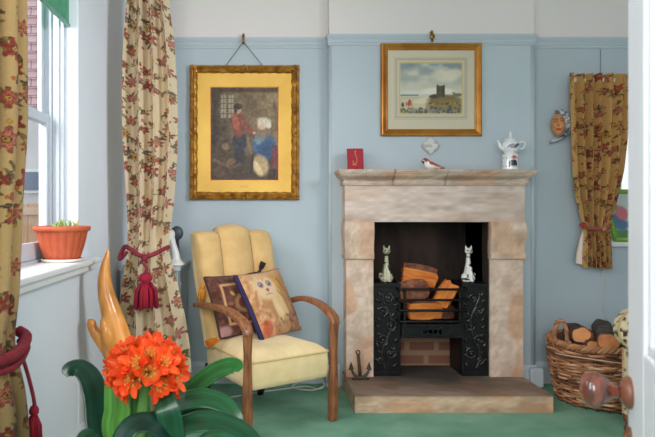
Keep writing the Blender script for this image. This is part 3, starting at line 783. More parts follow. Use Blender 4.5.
def paint_interior(u, v):
    c = Canvas(u, v*1.37, (104,84,60)); c.grad((u*.7+v*.5), (58,46,38), (136,114,84)); c.noise(9, 16, 51); c.noise(26, 8, 52)
    c.rect(.0,.12,.0,1.37,(52,42,36),.1,.8); c.rect(0,1,1.30,1.37,(70,54,42),.04,.8); c.rect(.0,1,0,.30,(70,56,44),.15,.75)
    for wx in (.15,.26):                                     # leaded window
        c.rect(wx,wx+.08,.92,1.26,(176,166,142),.02,.8)
        for q in range(4): c.rect(wx,wx+.08,.98+.075*q,.99+.075*q,(78,64,50),.006)
        c.rect(wx+.037,wx+.045,.92,1.26,(78,64,50),.006)
    c.rect(.72,.98,1.02,1.10,(112,92,66),.02,.5); c.rect(.93,.97,1.05,1.14,(74,56,42),.02,.7)
    # standing figure in a red jacket
    c.rect(.345,.42,.22,.56,(46,44,50),.03); c.rect(.43,.50,.22,.56,(52,50,56),.03); c.ell(.43,.58,.10,.14,(52,54,66),0,.3)
    c.ell(.41,.83,.105,.20,(126,70,56),0,.35); c.ell(.37,.86,.05,.13,(172,92,70),.2,.4); c.line([(.48,.86),(.58,.74),(.64,.70)],.035,(140,74,58)); c.ell(.645,.70,.025,.022,(206,160,128))
    c.ell(.40,1.04,.052,.062,(196,146,112),0,.3); c.ell(.40,1.09,.062,.045,(58,42,36),0,.3); c.ell(.37,1.04,.02,.06,(62,44,36),0,.4)
    # seated figure in blue with a white cap
    c.ell(.80,.30,.20,.30,(74,62,52),0,.3); c.ell(.79,.52,.17,.18,(64,98,140),0,.35); c.ell(.72,.60,.07,.09,(116,138,156),.4,.4); c.ell(.84,.44,.14,.14,(48,74,112),.3,.4)
    c.ell(.78,.70,.10,.10,(140,118,94),0,.5,.8); c.ell(.76,.82,.07,.075,(212,172,140),0,.3); c.ell(.79,.865,.105,.065,(204,196,172),-.1,.5); c.ell(.86,.81,.04,.05,(214,204,184),0,.4)
    c.ell(.74,.22,.12,.16,(206,178,130),.3,.4,.85); c.ell(.70,.17,.05,.12,(230,206,160),.5,.5,.8); c.rect(.90,1,.18,.50,(128,58,62),.03,.75); c.rect(.86,1,.0,.16,(58,42,34),.03,.8)
    # low stool and baskets on the left
    c.ell(.16,.36,.16,.17,(82,66,50),0,.4,.9); c.ell(.22,.50,.06,.05,(150,122,92),0,.4,.8); c.line([(.05,.30),(.30,.18),(.44,.24)],.025,(120,94,66),a=.7); c.ell(.30,.27,.08,.05,(140,108,80),.4,.4,.7); c.ell(.12,.12,.10,.08,(100,76,54),0,.4,.8)
    c.noise(34, 12, 53); c.noise(60, 10, 54); c.line([(.62,.34),(.60,.10)],.02,(60,46,36)); c.line([(.55,.62),(.60,.40)],.02,(150,120,84),a=.6)
    return c.C
ch(sheet('painting', -.3075,.1046,1.246,1.8126, YA-.0105, paint_interior, m_canvas), pic)
b = MB(); b.tube([(-.215,YA-.02,1.945),(-.11,YA-.034,2.085)], .0022, 6); b.tube([(.010,YA-.02,1.945),(-.105,YA-.034,2.085)], .0022, 6)
ch(b.build('hanging_wire', mat('wire', (110,110,104), .5, metal=.6)), pic)
b = MB(); b.tube([(-.1075,YA-.004,2.128),(-.1075,YA-.026,2.134),(-.1075,YA-.036,2.120),(-.1075,YA-.036,2.085),(-.1075,YA-.030,2.078)], .0075, 8)
tag(b.build('picture_hook', M['brass']), 'brass picture rail hook above the large gilt-framed painting', 'hook')
# landscape
pl = thing('framed_painting', 'small coastal watercolour with a ruined tower in a plain gilt frame, above the mantel', 'picture', (1.023, YB, 1.506))
def Xb(px): return (px-VX)*3.60/F
def Zb(py): return EYE+(VY-py)*3.60/F
x0,x1,z0,z1 = Xb(381),Xb(482),Zb(136),Zb(43)
b = MB(); frame_mesh(b, x0,x1,z0,z1,.042,YB,[(0,0),(0,.018),(.004,.026),(.012,.028),(.022,.022),(.032,.017),(.036,.020),(.042,.016),(.042,.004)])
ch(b.build('frame', m_gilt2, bevel=.001), pl)
i0,i1,k0,k1 = Xb(400.6),Xb(462),Zb(113.2),Zb(63)
def paint_mount(u, v):
    X = x0+.04+(x1-x0-.08)*u; Z = z0+.04+(z1-z0-.08)*v; c = Canvas(X, Z, (204,194,170)); c.noise(3, 4, 61)
    for off, wd, col in ((.026,.0035,(168,164,146)),(.020,.002,(150,140,116)),(.034,.0018,(160,152,130)),(.0055,.004,(196,178,126))):
        d = np.maximum(np.maximum(i0-X, X-i1), np.maximum(k0-Z, Z-k1)); c.mix(np.clip((wd-np.abs(d-off))/.0015, 0, 1), col)
    return c.C
ch(sheet('mount', x0+.04,x1-.04,z0+.04,z1-.04,YB-.012,paint_mount,m_canvas), pl)
def paint_coast(u, v):
    c = Canvas(u, v*.82, (190,190,172)); V = v*.82
    c.grad((V-.3)/.5, (212,206,184), (136,150,150)); n = vnoise(u*5, V*9, 71)*.6+vnoise(u*12, V*20, 72)*.4
    c.mix(np.clip((n-.45)*3,0,1)*np.clip((V-.36)*5,0,1)*.7, (214,208,188)); c.mix(np.clip((.42-n)*3,0,1)*np.clip((V-.45)*5,0,1)*.6, (112,130,134))
    c.ell(.75,.62,.25,.10,(220,210,186),.1,.6,.7)
    c.rect(0,1,.26,.315,(188,190,178),.01); c.ell(.22,.33,.22,.04,(206,206,196),0,.4); c.ell(.62,.36,.26,.06,(224,218,200),0,.4,.9); c.rect(0,.30,.285,.31,(100,112,112),.012,.8)
    c.line([(.86,.34),(.96,.29),(1,.30)],.012,(110,104,88)); c.ell(.93,.30,.09,.03,(120,110,88),.1,.4)
    c.rect(0,1,0,.26,(150,136,96),.02); c.rect(0,.42,.06,.26,(208,198,164),.05,.85); c.ell(.40,.22,.18,.05,(216,206,176),.2,.5,.8)
    c.ell(.70,.22,.24,.085,(120,104,66),.05,.4); c.ell(.82,.14,.30,.09,(134,116,70),0,.4,.8); c.ell(.56,.28,.09,.035,(74,66,52),.1,.4)
    c.rect(.59,.725,.27,.455,(88,76,60),.012); c.rect(.68,.725,.27,.445,(62,56,48),.012,.7); c.rect(.61,.64,.36,.40,(52,48,44),.01,.8); c.rect(.60,.62,.44,.475,(88,76,60),.008); c.rect(.70,.725,.44,.47,(78,68,54),.008)
    r = np.random.default_rng(6)
    for k in range(60): c.ell(r.uniform(0,1), r.uniform(0,.085), r.uniform(.015,.04), r.uniform(.01,.025), [(56,78,100),(78,100,116),(92,92,70),(120,132,128)][k%4], r.uniform(0,3), .5, .8)
    for k in range(26): c.ell(r.uniform(.45,1), r.uniform(.06,.18), r.uniform(.01,.03), r.uniform(.008,.02), [(92,80,54),(70,66,52),(160,140,92)][k%3], r.uniform(0,3), .5, .7)
    c.ell(.135,.16,.018,.05,(176,78,58)); c.ell(.165,.17,.015,.05,(150,86,70)); c.ell(.10,.15,.014,.04,(190,110,80)); c.ell(.15,.215,.012,.014,(80,64,54)); c.ell(.04,.14,.025,.04,(84,86,84)); c.ell(.19,.14,.014,.045,(200,150,120))
    return c.C
ch(sheet('painting', i0,i1,k0,k1,YB-.0125,paint_coast,m_canvas,step=.002), pl)
b = MB(); hx = Xb(431.5); b.tube([(hx,YB-.004,2.126),(hx,YB-.028,2.131),(hx,YB-.036,2.118),(hx,YB-.036,2.07)], .007, 8)
b.ell((hx,YB-.036,2.100),(.016,.006,.016),10,6)
tag(b.build('picture_hook', M['brass']), 'brass picture rail hook above the coastal watercolour', 'hook')
# ------------------------------------------------------------------ things on the mantelpiece
MZ = 1.2942
def Xm(px, Y=3.50): return (px-VX)*Y/F
def paint_card(u, v):
    c = Canvas(u, v*1.3, (158,40,54)); c.noise(6, 5, 81)
    g = (206,120,76)
    sp = [(.52,1.12),(.50,.98),(.56,.82),(.60,.64),(.56,.46),(.44,.36),(.36,.44),(.38,.56)]
    c.line(spline([(a,b_,0) for a,b_ in sp], 5) and [(p[0],p[1]) for p in spline([(a,b_,0) for a,b_ in sp],5)], .026, g); c.ell(.52,1.12,.05,.06,g); c.ell(.45,.32,.16,.035,g)
    return c.C
b = MB(); cx = Xm(355.5); cdw, cdh = .095, .128
o = thing('greeting_card', 'dark red card with a gold curl on it, standing at the left of the mantelpiece', 'card', (cx, 3.50, MZ))
V = np.zeros((60,45,3))
for j, v in enumerate(np.linspace(0,1,60)):
    for i, u in enumerate(np.linspace(0,1,45)): V[j,i] = (cx-cdw/2+cdw*u, 3.495+.028*v-.004*u, MZ+cdh*v)
uu, vv = np.meshgrid(np.linspace(0,1,45), np.linspace(0,1,60)); ch(grid('front_leaf', V, mat_attr('card_red', .6), None, paint_card(uu, vv)), o)
b = MB(); b.add([(cx-cdw/2,3.5245,MZ+cdh),(cx+cdw/2,3.5205,MZ+cdh),(cx+cdw/2+.012,3.560,MZ),(cx-cdw/2+.012,3.565,MZ)], [(0,1,2,3)], 0, False)
ch(b.build('back_leaf', mat('card_back', (120,30,44), .7)), o)
# bird
def P(px, py, Y): return ((px-VX)*Y/F, Y, EYE+(VY-py)*Y/F)
bx = Xm(430.5); bz = MZ
b = MB()
b.ell((bx,3.50,bz+.026),(.038,.026,.025),16,10,rot=Matrix.Rotation(.18,3,'Y')); b.ell((bx-.030,3.498,bz+.052),(.021,.019,.020),14,10); b.ell((bx-.018,3.50,bz+.040),(.022,.021,.022),12,8)
b.tube([(bx+.02,3.50,bz+.026),(bx+.060,3.502,bz+.016),(bx+.085,3.503,bz+.012)],[.018,.009,.005],10)
b.tube([(bx-.046,3.497,bz+.053),(bx-.060,3.496,bz+.050)],[.006,.002],8); b.ell((bx,3.50,bz+.006),(.018,.014,.008),10,6)
def bird_paint(Pt):
    x, z = Pt[:,0]-bx, Pt[:,2]-bz; C = np.tile(np.array((238,232,224.)), (len(Pt),1))
    back = z > .040-.30*x + .006*np.sin(x*260)
    wing = (x > -.012) & (z > .030-.26*x)
    C[back | wing] = (176,88,56); cap = (z > .058) & (x < -.01); C[cap] = (176,92,62)
    C[(z < .052)&(z>.036)&(x < -.040)] = (44,38,36); C[(x < -.049)] = (60,54,52); C[x > .055] = (172,120,90)
    sp = (vnoise(Pt[:,0]*160, Pt[:,2]*160, 9) > .74) & wing; C[sp] = (110,54,38)
    e = np.hypot(x+.037, z-.056) < .0042; C[e] = (30,26,26)
    return C
tag(organic('bird_figurine', b, mat_attr('bird_glaze', .3, coat=.3), voxel=.0028, paint=bird_paint, smooth=4), 'small white and rust-brown bird figurine standing on the mantelpiece', 'figurine')
# diamond tile on the wall
dx_, dz_ = (430-VX)*YB/F, EYE+(VY-146)*YB/F
b = MB()
for k, (r, y) in enumerate([(.056,0),(.056,.008),(.048,.014),(.030,.012),(.012,.020)]): pass
rings = [[(dx_+r*(math.copysign(abs(math.cos(t))**1.8, math.cos(t))), YB-y, dz_+r*1.02*(math.copysign(abs(math.sin(t))**1.8, math.sin(t)))) for t in np.linspace(0, 2*PI, 48, endpoint=False)] for r, y in [(.054,0),(.056,.008),(.050,.015),(.040,.013),(.030,.017),(.016,.013),(.006,.018)]]
b.loft(rings)
def tile_paint(Pt):
    x, z = Pt[:,0]-dx_, Pt[:,2]-dz_; C = np.tile(np.array((206,205,202.)), (len(Pt),1)); n = vnoise(x*60+40, z*60+40, 4); C[n > .66] = (176,172,164); return C
tag(b.build('wall_ornament', mat_attr('tile_glaze', .25, coat=.4), paint=tile_paint), 'small white diamond-shaped ceramic ornament hung below the coastal watercolour', 'ornament')

# teapot on its warmer
tx, ty = Xm(510.5, 3.51), 3.51
tp = thing('teapot', 'white flower-painted teapot sitting on a round warmer at the right of the mantelpiece', 'teapot', (tx, ty, MZ+.098))
wm = thing('teapot_warmer', 'white round ceramic warmer with an arched opening, below the teapot on the mantelpiece', 'warmer', (tx, ty, MZ))
m_glz = mat_attr('white_glaze', .18, spec=.5, coat=.5)
def lathe_grid(prof, c, seg):
    Pp = spline([(r, h, 0) for r, h in prof], 8); R = np.array([p[0] for p in Pp]); H = np.array([p[1] for p in Pp])
    t = np.linspace(0, 2*PI, seg+1); V = np.stack([c[0]+R[:,None]*np.sin(t)[None], c[1]-R[:,None]*np.cos(t)[None], np.repeat(H[:,None], seg+1, 1)+c[2]], -1)
    tt = np.repeat(((t+PI) % (2*PI) - PI)[None], len(R), 0); return V, tt, np.repeat(H[:,None], seg+1, 1), R
V, th, hh, R = lathe_grid([(.001,0),(.046,0),(.047,.004),(.046,.03),(.045,.06),(.046,.085),(.048,.090),(.044,.094),(.030,.094),(.001,.094)], (tx,ty,MZ), 120)
s_ = th*.046
c = Canvas(s_, hh, (232,234,236))
arch = ((np.abs(s_+.002) < .026) & (hh > .016) & (hh < .040)) | ((np.hypot(s_+.002, (hh-.040)*1.3) < .026) & (hh >= .040)); c.mix(arch*1.0, (42,44,48))
c.mix(((np.abs(s_+.002) < .017) & (hh > .016) & (hh < .026))*1.0, (206,208,210)); c.ell(.002,.073,.010,.009,(196,58,48)); c.ell(.002,.073,.018,.012,(190,90,70),0,.5,.5)
for k in range(14): c.ell(-.06+.02*(k%7)*1.0, .02+.05*(k//7), .004,.004,[(120,130,120),(190,120,120)][k%2])
ch(grid('warmer_body', V, m_glz, None, c.C), wm)
TZ = MZ+.0945
V, th, hh, R = lathe_grid([(.001,0),(.030,0),(.032,.004),(.036,.010),(.048,.028),(.052,.046),(.047,.064),(.036,.076),(.030,.078),(.001,.078)], (tx,ty,TZ), 120)
s_ = th*.050; c = Canvas(s_, hh, (234,236,238))
for (a, z_, r_, col) in [(-.020,.046,.009,(70,112,160)),(-.008,.050,.008,(96,150,190)),(.004,.040,.011,(206,96,72)),(.018,.048,.011,(44,96,110)),(.028,.052,.010,(60,140,150)),(-.030,.040,.006,(196,120,100)),(.012,.036,.006,(70,120,80)),(-.012,.036,.006,(80,130,90)),(.014,.010,.004,(40,50,70))]: c.ell(a, z_, r_, r_*.8, col, .4, .4)
ch(grid('teapot_body', V, m_glz, None, c.C), tp)
b = MB(); W_ = (232,234,236)
b.lathe([(.033,TZ+.075),(.034,TZ+.079),(.026,TZ+.088),(.012,TZ+.096),(.007,TZ+.100),(.006,TZ+.108),(.010,TZ+.114),(.008,TZ+.122),(.003,TZ+.132),(.001,TZ+.136)], (tx,ty,0), 28, col=W_); ch(b.build('lid', m_glz), tp)
b = MB(); b.tube(spline([(tx-.042,ty-.005,TZ+.028),(tx-.062,ty-.008,TZ+.040),(tx-.070,ty-.010,TZ+.062),(tx-.082,ty-.012,TZ+.080)],6), interp_r([.014,.011,.008,.006],6), 12, col=W_); ch(b.build('spout', m_glz), tp)
b = MB(); b.tube(spline([(tx+.045,ty,TZ+.060),(tx+.066,ty,TZ+.074),(tx+.084,ty,TZ+.062),(tx+.076,ty,TZ+.036),(tx+.046,ty,TZ+.026)],6), .006, 10, col=W_); ch(b.build('handle', m_glz), tp)

# ------------------------------------------------------------------ spotted cats on the hobs
def make_cat(name, x, y, z, H, face, label, tint):
    b = MB(); s = H/.226
    b.lathe([(.018*s,z),(.034*s,z+.002),(.034*s,z+.012*s),(.026*s,z+.016*s)], (x,y,0), 20, sy=.8)
    b.tube([(x,y,z+.01),(x,y,z+.04*s),(x,y-.002,z+.075*s),(x,y-.004,z+.115*s),(x,y-.006,z+.155*s),(x,y-.008,z+.175*s)], [.030*s,.031*s,.024*s,.0165*s,.0125*s,.012*s], 16, sx=.9)
    for q in (-1,1):
        b.tube([(x+q*.010*s,y-.022*s,z+.09*s),(x+q*.012*s,y-.028*s,z+.05*s),(x+q*.012*s,y-.030*s,z+.008)], [.008*s,.0085*s,.009*s], 10)
        b.ell((x+q*.026*s,y-.004,z+.028*s),(.016*s,.022*s,.024*s),12,8); b.ell((x+q*.014*s,y-.036*s,z+.010*s),(.010*s,.014*s,.009*s),10,6)
        b.tube([(x+q*.012*s,y-.010,z+.196*s),(x+q*.016*s,y-.010,z+.212*s),(x+q*.018*s,y-.010,z+.226*s)], [.009*s,.006*s,.0015*s], 8)
    b.ell((x,y-.012*s,z+.188*s),(.024*s,.020*s,.020*s),16,10); b.ell((x,y-.030*s,z+.181*s),(.011*s,.009*s,.009*s),12,8)
    tail = spline([(x+face*.026*s,y+.01,z+.012),(x+face*.040*s,y,z+.030*s),(x+face*.036*s,y-.004,z+.055*s)],5); b.tube(tail, .007*s, 8)
    def pc(Pt):
        X, Y, Z = (Pt[:,0]-x)/s, (Pt[:,1]-y)/s, (Pt[:,2]-z)/s; C = np.tile(np.array(tint, float), (len(Pt),1))
        n = vnoise(X*75+Y*30+40, Z*62+Y*18+7, 13 + int(face > 0)); C[(n > .66) & (Z < .17) & (Z > .015)] = (40,38,36)
        for q in (-1,1): C[(np.hypot(X-q*.010, Z-.192) < .0055) & (Y < -.02)] = (48,112,72); C[(np.hypot(X-q*.010, Z-.192) < .0022) & (Y < -.02)] = (20,20,20)
        C[(np.hypot(X, Z-.183) < .0035) & (Y < -.03)] = (60,40,40); C[(np.abs(Z-.178) < .0014) & (np.abs(X) < .007) & (Y < -.03)] = (60,40,40)
        C[(Z > .150) & (Z < .156)] = (70,100,80) if face > 0 else C[(Z > .150) & (Z < .156)]
        return C
    return tag(organic(name, b, mat_attr('cat_glaze_%d' % (face+1), .25, coat=.5), voxel=.0034, paint=pc, smooth=3), label, 'cat figurine')
make_cat('cat_figurine', (386.5-VX)*3.58/F, 3.59, .632, .222, -1, 'tall greenish-cream spotted ceramic cat on the left hob of the grate', (206,202,172))
make_cat('cat_figurine', (468.5-VX)*3.58/F, 3.59, .632, .222, 1, 'tall white ceramic cat with black spots on the right hob of the grate', (236,234,228))

# ------------------------------------------------------------------ little anchor leaning on the left jamb
ax, ay = (360-VX)*3.45/F, 3.465
b = MB(); z0 = .091
b.tube([(ax+.000,ay-.020,z0+.012),(ax-.003,ay+.004,z0+.085),(ax-.006,ay+.013,z0+.135)], [.010,.009,.008], 10, square=True)
b.tube(spline([(ax-.050,ay-.012,z0+.085),(ax-.046,ay-.024,z0+.045),(ax-.022,ay-.030,z0+.016),(ax,ay-.030,z0+.010),(ax+.022,ay-.030,z0+.016),(ax+.046,ay-.024,z0+.045),(ax+.050,ay-.012,z0+.085)],6), interp_r([.003,.007,.010,.011,.010,.007,.003],6), 10)
for q in (-1,1): b.add([(ax+q*.052,ay-.014,z0+.100),(ax+q*.068,ay-.020,z0+.050),(ax+q*.034,ay-.020,z0+.056),(ax+q*.052,ay-.026,z0+.066)], [(0,1,3),(0,3,2),(1,2,3),(0,2,1)], 0, False)
b.tube([(ax-.05,ay-.034,z0+.006),(ax+.05,ay-.034,z0+.006)], .005, 8)
tor = [(ax-.007+.011*math.cos(t), ay+.012, z0+.146+.011*math.sin(t)) for t in np.linspace(0, 2*PI, 14, endpoint=False)]; b.tube(tor, .0035, 6, closed=True)
tag(b.build('anchor_ornament', mat('anchor_iron', (64,56,48), .6, (92,80,66), 40, .3, 150, metal=.4)), 'small dark metal anchor standing on the hearth against the left jamb', 'ornament')

# ------------------------------------------------------------------ mask on the alcove wall
mx, mz = (558.5-VX)*3.64/F, EYE+(VY-124.5)*3.64/F
mk = thing('wall_mask', 'carved wooden face mask in a grey speckled headscarf, hung beside the small curtain', 'mask', (mx, YA, mz))
b = MB(); rz = Matrix.Rotation(-.35, 3, 'Z')
def mp_(x, y, z): v = rz @ Vector((x, y, z)); return (mx+v.x, YA-.045+v.y, mz+v.z)
b.ell(mp_(0,0,0), (.041,.040,.066), 20, 14, rot=rz); b.ell(mp_(0,-.012,-.045), (.025,.030,.025), 14, 8, rot=rz)
b.tube([mp_(-.002,-.036,.022), mp_(-.003,-.047,.000), mp_(-.003,-.052,-.010)], [.006,.009,.011], 10)
for q in (-1,1): b.ell(mp_(q*.018,-.030,-.012), (.014,.012,.014), 10, 8, rot=rz); b.tube([mp_(q*.007,-.039,.026), mp_(q*.020,-.036,.030), mp_(q*.032,-.024,.024)], .004, 8); b.ell(mp_(q*.018,-.033,.016), (.010,.007,.005), 10, 6, rot=rz)
b.ell(mp_(0,-.040,-.030), (.013,.008,.005), 10, 6, rot=rz); b.ell(mp_(0,-.038,-.037), (.011,.008,.005), 10, 6, rot=rz)
rzi = rz.inverted()
def mask_paint(Pt):
    L_ = np.array([(rzi @ Vector((p[0]-mx, p[1]-YA+.045, p[2]-mz)))[:] for p in Pt]); C = np.tile(np.array((206,142,92.)), (len(Pt),1))
    C += ((vnoise(L_[:,0]*30+20, L_[:,2]*120+20, 3)-.5)*22)[:,None]
    for q in (-1,1): C[(np.abs(L_[:,0]-q*.018) < .011) & (np.abs(L_[:,2]-.016) < .0032) & (L_[:,1] < -.02)] = (50,34,28); C[(np.abs(L_[:,0]-q*.020) < .013) & (np.abs(L_[:,2]-.0295) < .003) & (L_[:,1] < -.02)] = (90,52,32)
    C[(np.abs(L_[:,0]) < .013) & (np.abs(L_[:,2]+.0335) < .006) & (L_[:,1] < -.03)] = (164,66,50)
    return C
ch(organic('face', b, mat_attr('mask_wood', .45, coat=.2), voxel=.0032, paint=mask_paint, smooth=3), mk)
b = MB()
arc = [mp_(.052*math.sin(t), .004, .078*math.cos(t)) for t in np.linspace(-.25, 2.75, 30)]
b.tube(arc, [.012+.010*math.sin(PI*k/29) for k in range(30)], 12)
b.tube([mp_(.030,.006,-.066), mp_(.002,-.004,-.086), mp_(-.028,-.010,-.100), mp_(-.046,-.008,-.112)], [.019,.014,.011,.004], 10); b.tube([mp_(.046,.006,.06), mp_(.060,.010,.0), mp_(.046,.008,-.06)], [.016,.024,.018], 12)
def scarf_paint(Pt): C = np.tile(np.array((112,114,124.)), (len(Pt),1)); n = vnoise(Pt[:,0]*130, Pt[:,2]*130, 8); C[n > .60] = (196,196,200); C[n < .28] = (60,60,70); return C
ch(b.build('headscarf', mat_attr('scarf', .85), paint=scarf_paint), mk)
# ------------------------------------------------------------------ printed floral fabric (tile painted in memory, sampled at the cloth's vertices)
TW, TH, RES = 0.60, 0.66, 0.0016
NW, NH = int(TW/RES), int(TH/RES)
def make_fabric(seed, base, scale=1.0, n_fl=62):
    T = np.ones((NH, NW, 3))*np.array(base, float); r = np.random.default_rng(seed)
    T += (r.random((NH, NW, 1))-.5)*10
    def stamp(cx, cy, Rm, fn):
        k = int(Rm/RES)+2; ix = np.arange(int(cx/RES)-k, int(cx/RES)+k+1); iy = np.arange(int(cy/RES)-k, int(cy/RES)+k+1)
        dx, dy = np.meshgrid(ix*RES-cx, iy*RES-cy); A, B = np.meshgrid(iy % NH, ix % NW, indexing='ij')
        for m, col in fn(dx, dy):
            m = np.clip(m, 0, 1)[...,None]; T[A, B] = T[A, B]*(1-m)+np.array(col, float)*m
    def leaf(cx, cy, L, wd, ang, col):
        def fn(dx, dy):
            a = dx*math.cos(ang)+dy*math.sin(ang); b_ = -dx*math.sin(ang)+dy*math.cos(ang); t = a/L
            wl = wd*np.sqrt(np.clip(1-t*t, 0, 1))*(1-.35*t); m = (np.abs(b_) < wl)*(np.abs(t) < 1)*.95
            return [(m, col), ((np.abs(b_) < .0011)*(np.abs(t) < .85)*.5, (196,170,120))]
        stamp(cx, cy, L, fn)
    def stem(p, w_, col):
        for (x, y) in p: stamp(x, y, w_*2, lambda dx, dy: [((np.hypot(dx,dy) < w_)*.9, col)])
    def flower(cx, cy, R, ang, cols, petals):
        def fn(dx, dy):
            rr, th = np.hypot(dx, dy), np.arctan2(dy, dx)+ang; c5 = np.cos(petals*th)
            out = R*(.76+.24*np.sign(c5)*np.abs(c5)**.6)
            vein = (np.abs(((th*petals/(2*PI)) % 1)-.0) < .07) | (np.abs(((th*petals/(2*PI)) % 1)-1) < .07)
            return [(rr < out*1.10, (74,52,44)), (rr < out, cols[0]), ((rr < out*.68), cols[1]), ((rr < out*.9)*(rr > R*.3)*vein*.55, (110,40,38)), (rr < R*.30, (84,50,40)), (rr < R*.22, cols[2]), ((rr < R*.09), (90,50,40))]
        stamp(cx, cy, R*1.25, fn)
    REDS = [((166,66,58),(196,104,88),(206,160,84)), ((182,88,86),(214,140,130),(196,150,70)), ((180,84,46),(206,128,74),(120,50,40)), ((140,46,44),(170,74,62),(208,170,96)), ((186,140,58),(210,176,92),(150,60,44)), ((170,66,56),(146,44,44),(214,180,120))]
    DK = [(62,50,38), (92,82,54), (128,112,66), (54,42,36), (80,66,54), (132,96,54)]
    pts = []
    td = lambda p, q: min(abs(p[0]-q[0]), TW-abs(p[0]-q[0]))**2+min(abs(p[1]-q[1]), TH-abs(p[1]-q[1]))**2
    while len(pts) < n_fl:
        cand = [(r.uniform(0,TW), r.uniform(0,TH)) for _ in range(40)]
        pts.append(max(cand, key=lambda p: min([td(p, q) for q in pts] or [1])))
    for i, (x, y) in enumerate(pts):         # winding stems between neighbours, with leaves
        q = min((o for o in pts if o != (x,y)), key=lambda o: (o[0]-x)**2+(o[1]-y)**2+(0 if o[1] < y else .004))
        mx_, my_ = (x+q[0])/2+r.uniform(-.03,.03), (y+q[1])/2+r.uniform(-.02,.02)
        sp = [(a,b_) for a,b_,_ in spline([(x,y,0),(mx_,my_,0),(q[0],q[1],0)], 40)]; stem(sp, .0015*scale, DK[i%2])
        for k in range(7):
            a = sp[r.integers(3, len(sp)-3)]; an = r.uniform(0, 2*PI); L = r.uniform(.008,.016)*scale
            leaf(a[0]+math.cos(an)*L, a[1]+math.sin(an)*L, L, L*r.uniform(.28,.45), an, DK[r.integers(0,6)])
    for k in range(100):
        x, y, an = r.uniform(0,TW), r.uniform(0,TH), r.uniform(0,2*PI); L = r.uniform(.007,.015)*scale; leaf(x, y, L, L*.35, an, DK[r.integers(0,6)])
    for k in range(40):
        x, y, R = r.uniform(0,TW), r.uniform(0,TH), r.uniform(.004,.008)*scale; c = REDS[r.integers(0,6)]
        stamp(x, y, R*1.2, lambda dx, dy: [(np.hypot(dx,dy*.8) < R, c[0]), (np.hypot(dx,dy*.8) < R*.5, c[1])])
    for i, (x, y) in enumerate(pts): flower(x, y, r.uniform(.017,.030)*scale, r.uniform(0,6), REDS[r.integers(0,6) if i % 3 else i % 2], [5,6,5,7][i % 4])
    return T*.88+np.array(base, float)*.12
def sample(T, u, v):
    return T[(np.floor(v/RES).astype(int)) % NH, (np.floor(u/RES).astype(int)) % NW]
m_cloth = mat_attr('curtain_cloth', .9, bump=.35, bscale=420, spec=.1, sheen=.15, transl=.18)
def curtain_cloth(zs, prof, nfold, amp, W, T, nu, tint=(1,1,1), path=None, u0=0.0, seed=0, phase=0.0):
    """prof(z) -> (xl, xr, y); vertical folds that gather into the tie"""
    U = np.linspace(0, 1, nu); V = np.zeros((len(zs), nu, 3)); C = np.zeros((len(zs), nu, 3))
    for j, z in enumerate(zs):
        a = amp(z)
        ph = 2*PI*nfold*(U + .018*np.sin(U*9+seed)) + phase + .35*np.sin(z*2.2+seed) + .25*np.sin(U*5+z*1.3)
        s = np.cos(ph)+.28*np.cos(2*ph+.6)
        uu = U + .045*np.sin(ph)/(nfold/4)
        V[j] = np.stack(prof(z, uu, s*a), -1)
        C[j] = sample(T, U*W+u0, np.full(nu, z+.012*0)+.015*np.sin(U*3))
    return V, C*np.array(tint)
def lerp_keys(keys):
    ks = sorted(keys); Z = [k[0] for k in ks]
    def f(z):
        out = []
        for c in range(1, len(ks[0])):
            out.append(float(np.interp(z, Z, [k[c] for k in ks])))
        return out
    return f
def smooth_keys(keys, n=400):
    ks = sorted(keys); z = np.linspace(ks[0][0], ks[-1][0], n); cols = []
    for c in range(1, len(ks[0])):
        y = np.interp(z, [k[0] for k in ks], [k[c] for k in ks]); ker = np.hanning(25); ker /= ker.sum()
        cols.append(np.convolve(np.pad(y, 12, 'edge'), ker, 'valid'))
    return lambda q: [float(np.interp(q, z, c)) for c in cols]
FAB = make_fabric(11, (232,212,178))
FAB2 = make_fabric(23, (218,180,122), .95, 60)
FAB3 = make_fabric(5, (212,188,138), 1.15, 42)
m_crim = mat('crimson_cord', (140,28,48), .7, (112,18,36), 60, .4, 300)

# --- curtain by the corner
cR = thing('floral_curtain', 'floor-length cream floral curtain with a hanging crimson tassel, between the window and the corner', 'curtain', (-.57, 3.0, 0))
YC = 2.98
def zc(py): return EYE+(VY-py)*YC/F
def xc(px): return (px-VX)*YC/F
kf = smooth_keys([(zc(py), xc(a), xc(c)) for py, a, c in [(-90,130,164),(0,127,166),(30,124,171),(70,121.5,174),(110,121.5,175.5),(150,123,175),(190,126.5,172),(225,128,168),(247,127,166),(262,126,168),(290,122,175),(320,119,182),(350,117,187),(400,116,190),(420,116,191)]])
def pR(z, u, d):
    xl, xr = kf(z); return xl+(xr-xl)*u, YC + .10*(u-.35)**2*2 + d, np.full_like(u, z)
zs = np.linspace(0.012, 2.46, 760)
V, C = curtain_cloth(zs, pR, 3.6, lambda z: .048*(1-.5*math.exp(-((z-.86)/.12)**2)), .46, FAB, 200, seed=1.0, phase=2.4)
ch(grid('cloth', V, m_cloth, None, C), cR)
b = MB(); tb = spline([P(119,259,2.93), P(124.5,247,2.935), P(130,249,2.905), P(138,254.5,2.90), P(145,256.5,2.90), P(153,254.5,2.91), P(162,250,2.935), P(168.5,247,3.0)], 8)
b.tube(tb, .011, 10); b.tube(spline([P(119,259,2.93), P(122,258,2.92), P(127,252,2.905)],6), .009, 8)
tbk = ch(b.build('tie_back', m_crim), cR)
b = MB(); b.tube(spline([P(145,256,2.895),P(143.5,263,2.885),P(146.5,268,2.885),P(145.5,275,2.885)],5), .007, 8); b.ell(P(144.5,258,2.89), (.017,.015,.016), 10, 8); b.build('cord', m_crim, tbk)
tassel('tassel', P(145.5,273,2.885), 35*2.885/F, 11.5*2.885/F, (156,28,56), (0,0,-1), tbk, seed=7)
